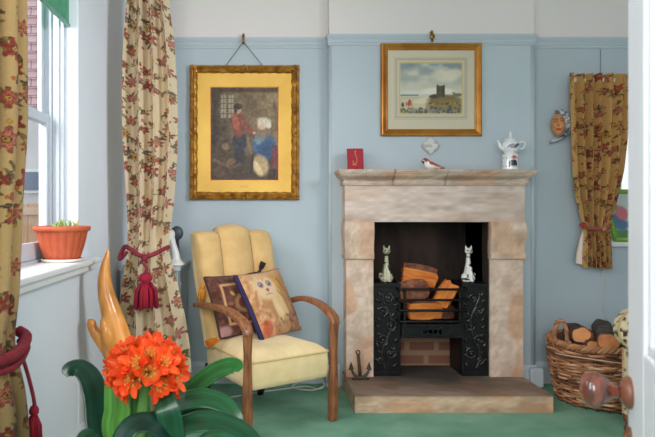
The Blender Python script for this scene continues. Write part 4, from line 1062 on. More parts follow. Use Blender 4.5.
b = MB(); b.tube([(-.80,2.90,2.455),(-.35,3.12,2.455)], .014, 12); ch(b.build('curtain_pole', M['brass']), cR)

# --- near-left curtain
cL = thing('floral_curtain', 'golden floral curtain with a dark red tieback, nearest the camera at the left', 'curtain', (-.68, 1.6, 0))
pathL = [(-.735,1.36),(-.690,1.44),(-.665,1.53),(-.668,1.62),(-.682,1.70),(-.700,1.765),(-.735,1.79)]
PL = np.array(spline([(a,b_,0) for a,b_ in pathL], 30))[:, :2]; dl = np.r_[0, np.cumsum(np.hypot(*np.diff(PL, axis=0).T))]; dl /= dl[-1]
kL = smooth_keys([(z,s) for z,s in [(0.0,1.09),(.42,1.06),(.55,1.0),(.69,.86),(.80,.90),(1.1,.96),(1.3,1.03),(1.6,1.02),(2.0,.98),(2.5,.97)]])
def pL(z, u, d):
    s = kL(z)[0]; x = np.interp(u, dl, PL[:,0]); y = np.interp(u, dl, PL[:,1])
    x = -.735+(x+.735)*s; y = 1.36+(y-1.36)*s
    return x + d*.8, y - d*.25, np.full_like(u, z)
zs = np.linspace(0.012, 2.46, 900)
V, C = curtain_cloth(zs, pL, 4.0, lambda z: .020*(1-.4*math.exp(-((z-.69)/.1)**2)), .56, FAB3, 230, seed=2.0, u0=.13, tint=(.74,.70,.63))  # tint puts the curtain's backlit shade into its cloth colour
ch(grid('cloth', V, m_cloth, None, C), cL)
def ringL(z, ex):
    s = kL(z)[0]; return [(-.735+(x+.735)*s+ex, 1.36+(y-1.36)*s+ex*.6, z) for x, y in PL[::6]]
b = MB(); P_ = ringL(.695, .027); b.tube([(x, y, z-.02*math.sin(i*.12)) for i,(x,y,z) in enumerate(P_)], .016, 10); b.tube([(x+.002, y, z-.028-.02*math.sin(i*.12)) for i,(x,y,z) in enumerate(P_)], .010, 8)
tl = ch(b.build('tie_back', m_crim), cL)
b = MB(); b.tube(spline([P(17,345,1.80),P(25,365,1.80),P(33,395,1.80),P(35,410,1.80)],6), .006, 8); b.build('cord', m_crim, tl)
tassel('tassel', P(34,405,1.80), .12, .024, (150,30,50), (0,0,-1), tl, seed=9)
b = MB(); b.tube([(-.715,1.2,2.455),(-.715,1.85,2.455)], .014, 12); ch(b.build('curtain_pole', M['brass']), cL)

# --- small curtain in the right alcove
cS = thing('floral_curtain', 'short tan floral curtain gathered at its foot, in front of the small window', 'curtain', (2.0, 3.6, .7))
YS = 3.60
def zs_(py): return EYE+(VY-py)*YS/F
def xs_(px): return (px-VX)*YS/F
kS = smooth_keys([(zs_(py), xs_(a), xs_(c)) for py,a,c in [(72,567.5,629),(84,568,629),(110,569,628),(140,570.5,625),(170,572,622),(195,575,617),(215,580,612),(226,583,609),(234,584,610),(248,583.5,611),(268,583,612)]])
def pS(z, u, d):
    xl, xr = kS(z); zz = np.full_like(u, z)
    return xl+(xr-xl)*u, YS + d, zz - (.010*u if z < .8 else 0) + (0.006*np.sin(u*40) if z > 1.85 else 0)
zs = np.linspace(zs_(267.5), zs_(74), 420)
V, C = curtain_cloth(zs, pS, 6.2, lambda z: .033*(1-.55*math.exp(-((z-.965)/.1)**2)), .66, FAB2, 210, seed=3.0, tint=(.97,.92,.84), phase=.8)
ch(grid('cloth', V, m_cloth, None, C), cS)
b = MB(); tt = [P(580.5,224,YS-.03),P(584,226.5,YS-.045),P(592,228.5,YS-.05),P(600,229,YS-.05),P(607,228,YS-.045),P(611,225,YS-.03)]
b.tube(spline(tt,6), .013, 10, sy=.6, col=(150,84,72)); b.ell(P(583,225,YS-.045),(.02,.012,.018),10,6,col=(158,60,50)); b.ell(P(604,229,YS-.052),(.018,.010,.015),10,6,col=(186,120,90))
ch(b.build('tie_band', mat_attr('band_cloth', .9)), cS)
b = MB(); rings = []
L0 = [P(583,224,YS+.02),P(579,240,YS+.02),P(576,255,YS+.02),P(575,263,YS+.02)]; L1 = [P(590,224,YS+.03),P(588,240,YS+.03),P(587,255,YS+.03),P(588,266,YS+.03)]
V = np.zeros((40,16,3))
for j,t in enumerate(np.linspace(0,1,40)):
    a = np.array([np.interp(t,[0,.33,.66,1],[p[k] for p in L0]) for k in range(3)]); c = np.array([np.interp(t,[0,.33,.66,1],[p[k] for p in L1]) for k in range(3)])
    for i,u in enumerate(np.linspace(0,1,16)): V[j,i] = a+(c-a)*u+np.array((0,.006*math.sin(u*9),0))
ch(grid('lining', V, mat('cream_lining', (226,212,204), .9)), cS)
b = MB(); b.box(1.88,2.40,YS+.028,YS+.05,1.838,1.860); b.box(1.90,1.92,YS+.04,YA,1.838,1.860); b.box(2.34,2.36,YS+.04,YA,1.838,1.860)
ch(b.build('curtain_track', M['white_paint']), cS)

# ------------------------------------------------------------------ terracotta planter on the sill
SZ = WZ0+.0205
px_, py_ = -.800, 2.415
pt = thing('planter', 'terracotta-coloured fluted plant pot with small green shoots, on the window sill', 'plant pot', (px_, py_, SZ))
b = MB(); rings = []
for r, h in [(.066,.012),(.070,.014),(.076,.03),(.085,.06),(.093,.09),(.099,.118),(.101,.122),(.108,.124),(.111,.128),(.111,.140),(.108,.143),(.100,.143),(.096,.132),(.094,.124)]:
    fl = 1.0 if .012 < h < .12 and r < .1 else 0
    rings.append([(px_+(r-fl*.0045*(.5+.5*math.cos(18*t))**3)*math.cos(t), py_+(r-fl*.0045*(.5+.5*math.cos(18*t))**3)*math.sin(t), SZ+h) for t in np.linspace(0,2*PI,144,endpoint=False)])
b.loft(rings); ch(b.build('pot', mat('terracotta', (190,92,58), .5, (172,78,48), 12, spec=.35)), pt)
b = MB(); b.lathe([(.001,.122),(.094,.122),(.094,.126),(.05,.130),(.001,.131)], (px_,py_,SZ), 30); ch(b.build('soil', mat('soil', (88,62,46), .95, (60,42,32), 80, .8, 100)), pt)
b = MB(); b.lathe([(.060,0),(.076,.001),(.082,.008),(.083,.013),(.079,.013),(.074,.006),(.001,.006)], (px_,py_,SZ), 40); ch(b.build('saucer', mat('saucer', (226,222,208), .4)), pt)
r_ = np.random.default_rng(3)
for k in range(8):
    a = r_.uniform(0,2*PI); d = r_.uniform(.02,.075); x, y = px_+d*math.cos(a), py_+d*math.sin(a); H = r_.uniform(.022,.042); b = MB()
    for q in range(3):
        dx, dy = r_.uniform(-.018,.018), r_.uniform(-.018,.018); b.tube([(x,y,SZ+.125),(x+dx*.4,y+dy*.4,SZ+.13+H*.6),(x+dx,y+dy,SZ+.13+H)], [.002,.005,.001], 6, sy=.4)
    ch(b.build('shoot', mat('shoot_%d' % k, (110+int(r_.integers(0,60)),150,80), .6)), pt)

# ------------------------------------------------------------------ carved wooden form
def pw(px, py, Y=2.52): return P(px, py, Y)
b = MB(); s = 2.52/F
def TT(pts, rs, n=8, Yd=None): b.tube(spline(pts, n), interp_r(rs, n), 16)
TT([pw(132,470), pw(131,420), pw(128,380), pw(121,348), pw(113,318), pw(106.5,295), pw(104.5,276), pw(106.8,258), pw(108.6,248)], [.050,.054,.056,.058,.046,.036,.027,.014,.003])
TT([pw(120,366), pw(112,352), pw(101,340), pw(93,329), pw(91.5,322), pw(92,319)], [.048,.040,.027,.021,.020,.012])
TT([pw(114,350), pw(107,335,2.49), pw(103.5,324,2.49), pw(103.5,318,2.49)], [.036,.026,.016,.010])
TT([pw(128,380), pw(140,362,2.56), pw(144,350,2.56)], [.045,.032,.016])
b.lathe([(.10,0.002),(.105,.006),(.100,.03),(.07,.06),(.05,.2),(.046,.30)], (pw(132,400)[0], 2.52, 0), 24)
def carve_paint(Pt):
    C = np.tile(np.array((205,136,64.)), (len(Pt),1)); n = vnoise(Pt[:,0]*70+20+Pt[:,2]*8, Pt[:,2]*14+Pt[:,1]*60, 17)
    C += ((n-.5)*44)[:,None]*np.array((1,.9,.6)); m = vnoise(Pt[:,0]*9+9, Pt[:,2]*7, 3)[:,None]; return C*(.86+.24*m)
tag(organic('wooden_sculpture', b, mat_attr('carved_wood', .38, coat=.3), voxel=.006, paint=carve_paint, smooth=8), 'tall polished orange-brown wooden sculpture with curved horn-like prongs, standing below the sill', 'sculpture')
# ------------------------------------------------------------------ clivia
cx0, cy0 = -.285, 1.50
cv = thing('potted_plant', 'potted clivia with dark strap leaves and a round head of orange-red flowers, in the foreground', 'plant', (cx0, cy0, 0))
m_leaf = mat_attr('clivia_leaf', .30, spec=.5, coat=.12, transl=.10)
def cleaf(pts, wds, col, twist=0.0, cupv=.07, nrm0=None):
    Pp = np.array(spline(pts, 14)); Wd = np.interp(np.linspace(0,1,len(Pp)), np.linspace(0,1,len(wds)), wds)
    n = 13; V = np.zeros((len(Pp), n, 3)); C = np.zeros((len(Pp), n, 3)); col = np.array(col, float)
    side_prev = None
    for i in range(len(Pp)):
        t = Pp[min(i+1,len(Pp)-1)]-Pp[max(i-1,0)]; t /= np.linalg.norm(t)
        ref = np.array(nrm0 if nrm0 is not None else (0,-1,.35)); ref = ref/np.linalg.norm(ref)
        sd = np.cross(t, ref)
        if np.linalg.norm(sd) < .15 and side_prev is not None: sd = side_prev
        sd /= np.linalg.norm(sd)
        if side_prev is not None and sd @ side_prev < 0: sd = -sd
        if side_prev is not None: sd = sd*.5+side_prev*.5; sd /= np.linalg.norm(sd)
        side_prev = sd; nn = np.cross(sd, t)
        if nn @ ref < 0: nn = -nn
        for k, u in enumerate(np.linspace(-1,1,n)):
            V[i,k] = Pp[i] + sd*(u*Wd[i]) + nn*(-(1-abs(u))*Wd[i]*cupv + .0)
            stripe = .86 if abs(u) < .1 else (1.0+.10*math.cos(k*2.2)); C[i,k] = col*stripe*(.88+.2*vnoise(np.array([i*.12]), np.array([k*.7]), 4)[0])
    o = grid('leaf', V, m_leaf, None, C); sm = o.modifiers.new('Solid','SOLIDIFY'); sm.thickness = .0022
    return ch(o, cv)
DG, MG, LG = (22,62,46), (34,92,52), (84,142,56)
B_ = lambda dx, dy: (cx0+dx, cy0+dy, .36)
# arching left leaf: rises, turns over at the top left and droops
cleaf([B_(-.03,.0), P(102,437,1.50), P(97,400,1.52), P(90,377,1.54), P(80,367.5,1.55), P(70,369,1.55), P(64.5,375,1.545)], [.024,.032,.034,.032,.029,.023,.008], DG, nrm0=(.45,-.5,.75))
# pale upright leaves under the flower
cleaf([B_(-.01,.02), P(116,437,1.49), P(117,410,1.48), P(116,385,1.48)], [.022,.032,.034,.030], LG, nrm0=(-.1,-1,.1))
cleaf([B_(.01,.02), P(142,437,1.52), P(140,410,1.52), P(142,382,1.53)], [.020,.026,.026,.02], (66,128,52), nrm0=(.25,-1,.1))
cleaf([B_(.03,-.03), P(172,450,1.40), P(171,428,1.385), P(167,408,1.38), P(162,394,1.42), P(158,384,1.47)], [.020,.027,.029,.027,.024,.016], (28,78,50), nrm0=(.15,-1,.15))
# right-hand arching leaves
cleaf([B_(.04,.04), P(165,420,1.62), P(185,394,1.63), P(210,374,1.62), P(226,366.5,1.61), P(236,366,1.60), P(240,370,1.59)], [.022,.026,.029,.030,.028,.022,.008], (44,112,52), nrm0=(-.25,-.7,.75))
cleaf([B_(.05,.02), P(165,412,1.54), P(182,401,1.52), P(205,397.5,1.51), P(225,404,1.50), P(238,418,1.49), P(243,428,1.49)], [.022,.028,.032,.031,.027,.018,.003], MG, nrm0=(.1,-.55,.85))
cleaf([B_(.06,.0), P(165,437,1.44), P(186,424,1.42), P(210,420.5,1.41), P(235,427,1.40), P(252,437,1.39), P(266,449,1.38)], [.022,.028,.032,.032,.028,.020,.004], (28,80,50), nrm0=(.1,-.5,.88))
cleaf([B_(.04,-.03), P(182,455,1.42), P(166,433,1.38), P(148,423,1.36), P(132,426,1.34), P(120,442,1.32), P(113,464,1.31)], [.020,.024,.027,.029,.027,.022,.008], (20,58,46), nrm0=(.0,-.55,.83))
cleaf([B_(.05,.05), P(178,430,1.62), P(196,408,1.64), P(215,412,1.64), P(232,430,1.62)], [.020,.026,.028,.024,.006], (30,76,52), nrm0=(.1,-.6,.8))
cleaf([B_(.03,.06), P(160,430,1.66), P(175,405,1.68), P(190,384,1.70), P(205,376,1.70)], [.020,.024,.024,.018,.004], (36,92,54), nrm0=(-.2,-.7,.7))
cleaf([B_(.06,-.03), P(190,452,1.36), P(215,440,1.33), P(240,446,1.32), P(255,456,1.31)], [.020,.028,.030,.022,.005], (34,88,56), nrm0=(.1,-.5,.85))
cleaf([B_(-.05,-.02), P(100,452,1.42), P(92,440,1.40), P(84,436,1.39), P(74,446,1.38)], [.020,.026,.026,.020,.005], (30,76,52), nrm0=(-.1,-.5,.85))
cleaf([B_(.0,.05), P(128,430,1.60), P(133,405,1.62), P(136,385,1.63)], [.022,.026,.024,.02], (60,130,56), nrm0=(.1,-1,.1))
# stalk
fc = np.array(P(146,369,1.46))
b = MB(); b.tube(spline([B_(.0,0), tuple(np.array(P(140,437,1.48))), tuple(fc+np.array((-.004,.01,-.05))), tuple(fc+np.array((0,.01,-.012)))], 8), .013, 12, sy=.6)
ch(b.build('flower_stalk', mat('stalk', (98,150,70), .5)), cv)
# umbel of trumpet flowers
m_pet = mat_attr('petal', .5, spec=.3, transl=.25)
def trumpet(c, d, L, R, seed, shade):
    r = np.random.default_rng(seed); d = np.array(d, float); d /= np.linalg.norm(d); a = np.cross(d, (0,0,1)); a /= np.linalg.norm(a); q = np.cross(d, a); b = MB()
    ped = np.array(c)-d*L*.95
    b.tube([tuple(np.array(c)-d*L*.95), tuple(np.array(c)-d*L*.45), tuple(np.array(c)-d*L*.1)], [.003,.0035,.006], 8, col=(126,130,62))
    for k in range(6):
        an = 2*PI*k/6+r.uniform(-.12,.12); e = a*math.cos(an)+q*math.sin(an); sd = -a*math.sin(an)+q*math.cos(an); nr, nc = 9, 5; vs = []; cs = []
        op = r.uniform(.85,1.1)*R; wmx = R*(.86 if k % 2 else .68)*r.uniform(.9,1.1); cv_ = r.uniform(.25,.6)
        for i in range(nr):
            t = i/(nr-1); rad = .006+op*(t**1.35); ax_ = L*(-.12+.95*t-.28*cv_*t**4); wd = wmx*math.sin(PI*min(1,(t*.78+.12)))**.6*(1 if t < .95 else .72)
            for j in range(nc):
                u = j/(nc-1)*2-1; p = np.array(c)+d*(ax_+ .004*abs(u)*(1-t)*2 + .003*u*u)+e*rad*(1-.05*u*u)+sd*u*wd*.5
                vs.append(tuple(p)); mixv = smooth01(np.array((t-.18)/.42)); base = np.array((252,206,96))*(1-mixv)+np.array((250,92,38))*mixv
                if k % 2: base = base*np.array((1,.90,.9))
                if abs(u) < .2 and t > .2: base = base*.6+np.array((252,140,74))*.4
                cs.append(tuple(base*shade))
        fs = [(i*nc+j,i*nc+j+1,(i+1)*nc+j+1,(i+1)*nc+j) for i in range(nr-1) for j in range(nc-1)]; b.add(vs, fs, 0, True, cs)
    for k in range(6):
        an = 2*PI*(k+.5)/6; e = (a*math.cos(an)+q*math.sin(an))*.008; b.tube([tuple(np.array(c)), tuple(np.array(c)+d*L*.45+e), tuple(np.array(c)+d*L*.60+e*1.5)], [.001,.001,.0008], 5, col=(244,160,80)); b.ell(tuple(np.array(c)+d*L*.60+e*1.5), (.0018,.0018,.0024), 6, 4, col=(244,180,80))
    return ch(b.build('flower', m_pet), cv)
n_fl = 27; ga = PI*(3-math.sqrt(5)); rr_ = np.random.default_rng(12)
for k in range(n_fl):
    zf = 1-1.62*(k+.5)/n_fl; rad = math.sqrt(1-zf*zf); a = ga*k+.4; dd = np.array((rad*math.cos(a), rad*math.sin(a), zf*.88+.05))
    if dd[1] > .75: continue
    c = fc + dd/np.linalg.norm(dd)*np.array((.054,.052,.041))*rr_.uniform(.86,1.08)
    trumpet(c, dd+rr_.uniform(-.18,.18,3), .052, .033, k, rr_.uniform(.9,1.08))
for (px, py, Yf, dv) in [(124,388,1.42,(-.7,-.5,-.5)),(121,381,1.43,(-.9,-.35,-.15)),(165,392,1.42,(.35,-.5,-.75)),(176,378,1.43,(.9,-.4,-.1)),(128,376,1.40,(-.6,-.8,.0)),(114,366,1.46,(-1,-.2,.1))]: trumpet(np.array(P(px,py,Yf))-np.array(dv)*.02, dv, .050, .031, 60+px, 1.0)
# pot and its stand (below the frame)
b = MB(); b.lathe([(.001,.0),(.085,.0),(.09,.01),(.112,.22),(.120,.30),(.128,.305),(.130,.335),(.124,.340),(.114,.335),(.112,.325),(.001,.325)], (cx0,cy0,0), 40)
ch(b.build('pot', mat('plant_pot', (150,84,58), .6, (132,70,48), 10)), cv)
b = MB(); b.lathe([(.001,.326),(.11,.326),(.08,.345),(.03,.365),(.001,.37)], (cx0,cy0,0), 24); ch(b.build('soil', mat('soil_dark', (58,42,34), .95)), cv)

# ------------------------------------------------------------------ log basket
kx, ky = 1.900, 3.345
bk = thing('log_basket', 'round brown wicker basket filled with logs, standing in the alcove right of the fireplace', 'basket', (kx, ky, 0))
m_wick = mat_attr('wicker', .6, bump=.3, bscale=120, spec=.35)
HB = .325
def brad(z): return .226+.042*smooth01(np.array(z/HB*.9+.08)) + .006*math.sin(z*9)
b = MB(); rw = np.random.default_rng(8); NS = 26; rows = 30; WC = [(174,122,86),(150,98,66),(190,138,98),(126,80,56),(164,110,74),(204,164,130),(110,68,50)]
def shade(c, k): return tuple(float(np.clip(v*k,0,255)) for v in c)
for i in range(rows):
    z = .012+(HB-.03)*i/(rows-1); t = np.linspace(0,2*PI,NS*4,endpoint=False); sg = 1 if i % 2 else -1
    ph = rw.uniform(0,6); pts = [(kx+(float(brad(z))+sg*.0085*math.cos(NS/2*a))*math.cos(a), ky+(float(brad(z))+sg*.0085*math.cos(NS/2*a))*math.sin(a), z+.004*math.sin(a*3+ph)+.003*math.sin(a*7+ph*2)) for a in t]
    c0 = WC[rw.integers(0,7)]; c1 = WC[rw.integers(0,7)]; n = len(pts)
    cols = []
    for j in range(n+1):
        k = .5+.5*math.sin(2*PI*j/n*2+ph); k2 = .88+.24*rw.random()
        cols += [shade(tuple(np.array(c0)*k+np.array(c1)*(1-k)), k2)]*6
    b.tube(pts, .0072, 6, closed=True, col=cols)
    if i % 3 == 1:
        a0 = rw.uniform(0,2*PI); aa = np.linspace(a0, a0+1.3, 24); b.tube([(kx+(float(brad(z))+.012)*math.cos(a), ky+(float(brad(z))+.012)*math.sin(a), z+.006+.010*math.sin((a-a0)*2.2)) for a in aa], .0038, 6, col=(206,176,148))
ch(b.build('woven_side', m_wick), bk)
b = MB()
for k in range(NS):
    a = 2*PI*k/NS; b.tube([(kx+float(brad(z))*math.cos(a), ky+float(brad(z))*math.sin(a), z) for z in np.linspace(.0,HB,8)], .006, 6, col=shade(WC[k%7],.7))
ch(b.build('stakes', m_wick), bk)
b = MB()
for s in range(3):
    t = np.linspace(0,2*PI,150,endpoint=False); b.tube([(kx+(.264+.009*math.cos(22*a+s*2*PI/3))*math.cos(a), ky+(.264+.009*math.cos(22*a+s*2*PI/3))*math.sin(a), HB+.006+.011*math.sin(22*a+s*2*PI/3)+.004*math.sin(3*a)) for a in t], .0095, 7, closed=True, col=WC[(s*2)%7])
ch(b.build('rim', m_wick), bk)
for s in (PI*1.02, .02):
    b = MB(); cxh, cyh = kx+.260*math.cos(s), ky+.268*math.sin(s); tx_, ty_ = -math.sin(s), math.cos(s)
    tx_, ty_ = (tx_*.55+.83*(1 if tx_ >= 0 else -1)*.9, ty_*.55) if True else (tx_, ty_)
    for q in range(3):
        pts = []
        for k in range(40):
            u = k/39; a = PI*u; wob = 2*PI*4*u+q*2*PI/3
            lx = -math.cos(a)*.036; lz = math.sin(a)**.8*.135
            pts.append((cxh+.022+(lx+.006*math.cos(wob))*tx_, cyh+(lx+.006*math.cos(wob))*ty_+.006*math.sin(wob), HB-.01+lz+.003*math.sin(wob)))
        b.tube(pts, .0075, 7, col=WC[q])
    for q in range(5): b.tube([(cxh+.022+(-.045+.022*q)*tx_, cyh+(-.045+.022*q)*ty_-.012, HB+.016),(cxh+.022+(-.040+.022*q)*tx_, cyh+(-.040+.022*q)*ty_-.016, HB-.055)], .007, 6, col=WC[(q+1)%7])
    ch(b.build('handle', m_wick), bk)
b = MB(); b.lathe([(.001,.004),(.205,.004),(.205,.014),(.001,.014)], (kx,ky,0), 30, col=(110,72,48)); ch(b.build('base', m_wick), bk)
# logs in the basket
m_barkg = mat('grey_bark', (104,92,84), .95, (62,54,50), 18, .9, 45, stretch=(1,1,1)); m_barkb = mat('brown_bark', (98,70,54), .95, (58,42,36), 18, .9, 45); m_end = mat('log_end', (228,154,98), .8, (196,116,68), 14, .3, 60)
def round_log(a, d, r, bark, label, seed, bump=.006):
    a, d = np.array(a, float), np.array(d, float); L = np.linalg.norm(d-a); r_ = np.random.default_rng(seed); b = MB(); dirv = (d-a)/L
    u = np.cross(dirv,(0,0,1)); u /= np.linalg.norm(u); v = np.cross(u, dirv); rings = []; n = 28; K = 16
    for i in range(K+1):
        t = i/K; ring = []
        for k in range(n):
            th = 2*PI*k/n; rr = r*(1+.10*math.sin(2*th+seed)+.05*math.sin(5*th+t*2+seed)) + bump*(r_.random()-.5)*(0 if i in (0,K) else 1)
            ring.append(tuple(a+dirv*L*t+u*rr*math.cos(th)+v*rr*math.sin(th)))
        rings.append(ring)
    b.loft(rings, False, True, 0, True)
    for ring, inw in ((rings[0], -1), (rings[-1], 1)):
        c = np.mean(np.array(ring), 0); rr2 = [ring, [tuple(c+(np.array(p)-c)*.90) for p in ring], [tuple(c+(np.array(p)-c)*.5+dirv*inw*.002) for p in ring]]; vs = sum([list(q) for q in rr2[:2]], []); fs = [(k,(k+1)%n,n+(k+1)%n,n+k) for k in range(n)]
        b.add(vs, fs, 0, False); b.add(rr2[1], [tuple(range(n))], 1, False)
    o = b.build('log', [bark, m_end]); return tag(o, label, 'log', 'logs in the wicker basket')
round_log(P(581.5,335,3.20), P(572,330,3.50), .046, m_barkb, 'round brown-barked log at the left of the basket with its pale sawn end facing out', 1)
round_log(P(608.5,342,3.13), P(602,327,3.52), .050, m_barkg, 'thick grey-barked log sloping out of the basket with an orange cut end', 2)
round_log(P(594,348,3.16), (P(594,348,3.16)[0]+.01, 3.5, .31), .040, m_barkb, 'log lying lower between the two large logs in the basket', 3)
round_log(P(590,338,3.36), (P(612,341,3.5)), .036, m_barkb, 'dark log lying across the back of the basket', 4)
b = MB()

# ------------------------------------------------------------------ spotted seat beside the door
def spots(Pt):
    C = np.tile(np.array((226,208,170.)), (len(Pt),1)); n = vnoise(Pt[:,0]*55+Pt[:,1]*34, Pt[:,2]*60+Pt[:,1]*20, 33); C[n > .62] = (62,48,40); C[(n > .56)&(n <= .62)] = (150,112,76); return C
m_spot = mat_attr('spotted_cloth', .9, sheen=.2)
ss = thing('small_chair', 'small chair covered in cream and dark spotted cloth, mostly hidden behind the open door', 'chair', (1.98, 2.75, 0))
b = MB(); rings = []
for y, r in [(2.90,.080),(2.897,.090),(2.885,.096),(2.870,.098),(2.855,.096),(2.845,.088)]:
    rings.append([(1.795+r*math.cos(t), y+.0, .492+r*math.sin(t)) for t in np.linspace(0,2*PI,64,endpoint=False)])
def rgrid():
    V = np.zeros((30,64,3))
    for i, q in enumerate(np.linspace(0,1,30)):
        r = .097*math.sin(PI/2*min(1,q*1.15)) if q < .87 else .097; y = 2.845-.018*math.cos(PI/2*min(1,q/.87)) if q < .87 else 2.845+(q-.87)/.13*.05
        for k, t in enumerate(np.linspace(0,2*PI,64)): V[i,k] = (1.795+r*math.cos(t), y, .492+r*math.sin(t))
    return V
V = rgrid(); ch(grid('back_pad', V, m_spot, None, spots(V.reshape(-1,3)).reshape(V.shape)), ss)
b = MB(); b.tube([(1.795+.098*math.cos(t), 2.846, .492+.098*math.sin(t)) for t in np.linspace(0,2*PI,80,endpoint=False)], .006, 8, closed=True, col=(196,172,130)); b.lathe([(.090,2.86),(.092,2.895),(.001,2.895)], (1.795,0,.492), 40, 'y', col=(120,80,54)); ch(b.build('back_frame', mat_attr('rope_trim', .8)), ss)
b = MB(); pbox(b, 1.738, 2.15, 2.58, 2.875, .085, .395, .012); ch(b.build('seat', m_spot, paint=spots), ss)
b = MB()
for k in range(26): b.ell((1.736, 2.876, .09+.0122*k), (.0065,.0065,.0062), 8, 6, col=(196,160,122))
for k in range(26): b.ell((1.736+.016*k, 2.876, .397), (.0062,.0065,.0065), 8, 6, col=(196,160,122))
ch(b.build('beaded_trim', mat_attr('bead_trim', .5)), ss)
m_ft = mat('turned_foot', (110,62,44), .35, coat=.4)
for x, y in ((1.755,2.86),(2.13,2.86),(1.755,2.60),(2.13,2.60)):
    b = MB(); b.lathe([(.012,0),(.020,.006),(.023,.02),(.016,.036),(.014,.044),(.024,.056),(.026,.068),(.020,.085)], (x,y,0), 18); ch(b.build('foot', m_ft), ss)
b = MB(); b.tube([(1.78,2.872,.39),(1.78,2.875,.42)], .014, 8, square=True); b.tube([(1.82,2.872,.39),(1.82,2.875,.42)], .014, 8, square=True); ch(b.build('back_post', m_ft), ss)

# ------------------------------------------------------------------ open door in the right foreground
s_, c_ = .366, .9306
dr = bpy.data.objects.new('door_1', None); COL.objects.link(dr); struct(dr)
dr.location = (.55, .90, 0); dr.rotation_euler = (0,0, math.atan2(-c_, -s_))   # local +x runs from the free edge towards the hinge; local -y is the visible face
# local frame: x along the leaf, y = left normal
W, H, TK = .76, 2.03, .040
fy = 0.0   # visible face plane; the leaf thickness extends to +y (away to the right)
m_door = mat('door_paint', (245,246,252), .38, spec=.4)
b = MB()
st = .105
b.box(0,st,fy,TK,0.006,H); b.box(W-st,W,fy,TK,0.006,H); b.box(st,W-st,fy,TK,0.006,.24); b.box(st,W-st,fy,TK,.70,.86); b.box(st,W-st,fy,TK,H-.115,H); b.box(W/2-.05,W/2+.05,fy,TK,.86,H-.115); b.box(W/2-.05,W/2+.05,fy,TK,.24,.70)
b.build('frame', m_door, dr, bevel=.004)
b = MB()
for xa, xb in ((st,W/2-.05),(W/2+.05,W-st)):
    for za, zb in ((.24,.70),(.86,H-.115)):
        b.box(xa-.005,xb+.005,fy+.014,TK-.014,za-.005,zb+.005)
        for k in ((xa,xa+.014,za,zb),(xb-.014,xb,za,zb),(xa,xb,za,za+.014),(xa,xb,zb-.014,zb)): b.box(k[0],k[1],fy+.005,TK-.005,k[2],k[3])
b.build('panel', m_door, dr, bevel=.003)
for sg, face in ((-1, fy),):
    zk = .785; xk = .022
    b = MB(); b.lathe([(.001,fy+.001),(.023,fy),(.024,fy-.004),(.021,fy-.008),(.016,fy-.012),(.012,fy-.014),(.001,fy-.014)], (xk,0,zk), 28, 'y'); rose = b.build('rose', mat('rose_wood', (150,92,66), .3, (112,62,44), 20, coat=.4), dr)
    b = MB(); b.lathe([(.008,fy-.010),(.009,fy-.017),(.011,fy-.022),(.015,fy-.029),(.0215,fy-.036),(.0255,fy-.043),(.0265,fy-.050),(.0250,fy-.057),(.0190,fy-.063),(.010,fy-.066),(.001,fy-.067)], (xk,0,zk), 36, 'y')
    kb = b.build('knob', mat('knob_wood', (150,74,44), .14, (84,40,30), 34, coat=1.0, stretch=(1,3,1), spec=.7), dr)
    b = MB(); b.lathe([(.001,fy),(.011,fy),(.012,fy-.003),(.006,fy-.005),(.001,fy-.005)], (xk-.002,0,zk-.062), 20, 'y'); b.tube([(xk-.002,fy-.003,zk-.060),(xk-.002,fy-.006,zk-.085)], .006, 10); b.build('keyhole_cover', mat('escutcheon', (120,74,50), .35), dr)

# ------------------------------------------------------------------ low cupboard in the left corner with its ornament
cb = thing('low_cupboard', 'low grey-painted boxed cupboard in the corner behind the floral curtain', 'cupboard', (-.6, 3.45, 0))
m_cup = mat('cupboard_grey', (170,182,186), .55, (160,172,178), 6)
b = MB(); b.box(-.755,-.445,3.215,YA-.02,.0,.735); ch(b.build('body', m_cup, bevel=.004), cb)
b = MB(); b.box(-.758,-.432,3.195,YA-.001,.735,.757); ch(b.build('top', mat('cupboard_top', (176,186,190), .4), bevel=.004), cb)
b = MB(); b.box(-.445,-.441,3.30,3.60,.16,.66); ch(b.build('side_panel', m_cup, bevel=.002), cb)
b = MB(); b.box(-.441,-.436,3.315,3.375,.36,.445); b.box(-.436,-.434,3.33,3.36,.39,.42)
tag(b.build('wall_socket', M['white_paint'], bevel=.002), 'small white plug socket on the side of the low cupboard', 'socket')
b = MB(); zt = .757
b.lathe([(.001,zt),(.050,zt),(.052,zt+.008),(.040,zt+.02),(.022,zt+.035)], (P(176,0,3.30)[0],3.30,0), 24)
b.tube(spline([(P(176,0,3.30)[0],3.30,zt+.01),P(175.5,254,3.30),P(173,244,3.30),P(171,236,3.30)],6), interp_r([.030,.022,.017,.020],6), 14)
b.ell(P(170.5,234.5,3.30),(.026,.026,.030),14,10); b.ell(P(168,238,3.28),(.018,.018,.02),12,8)
orn = thing('white_ornament', 'white leaning figure ornament with a dark round back, on the low cupboard beside the curtain', 'ornament', (P(176,0,3.30)[0],3.30,zt))
ch(organic('figure', b, mat('ornament_white', (226,226,224), .4), voxel=.004), orn)
b = MB(); b.ell(P(177,233,3.37),(.036,.026,.040),16,10); b.tube([P(177,236,3.37), (P(178,0,3.36)[0],3.36,zt+.04), (P(177,0,3.31)[0],3.31,zt+.02)], [.012,.010,.010], 10); ch(b.build('dark_shade', mat('shade_dark', (66,74,84), .5)), orn)

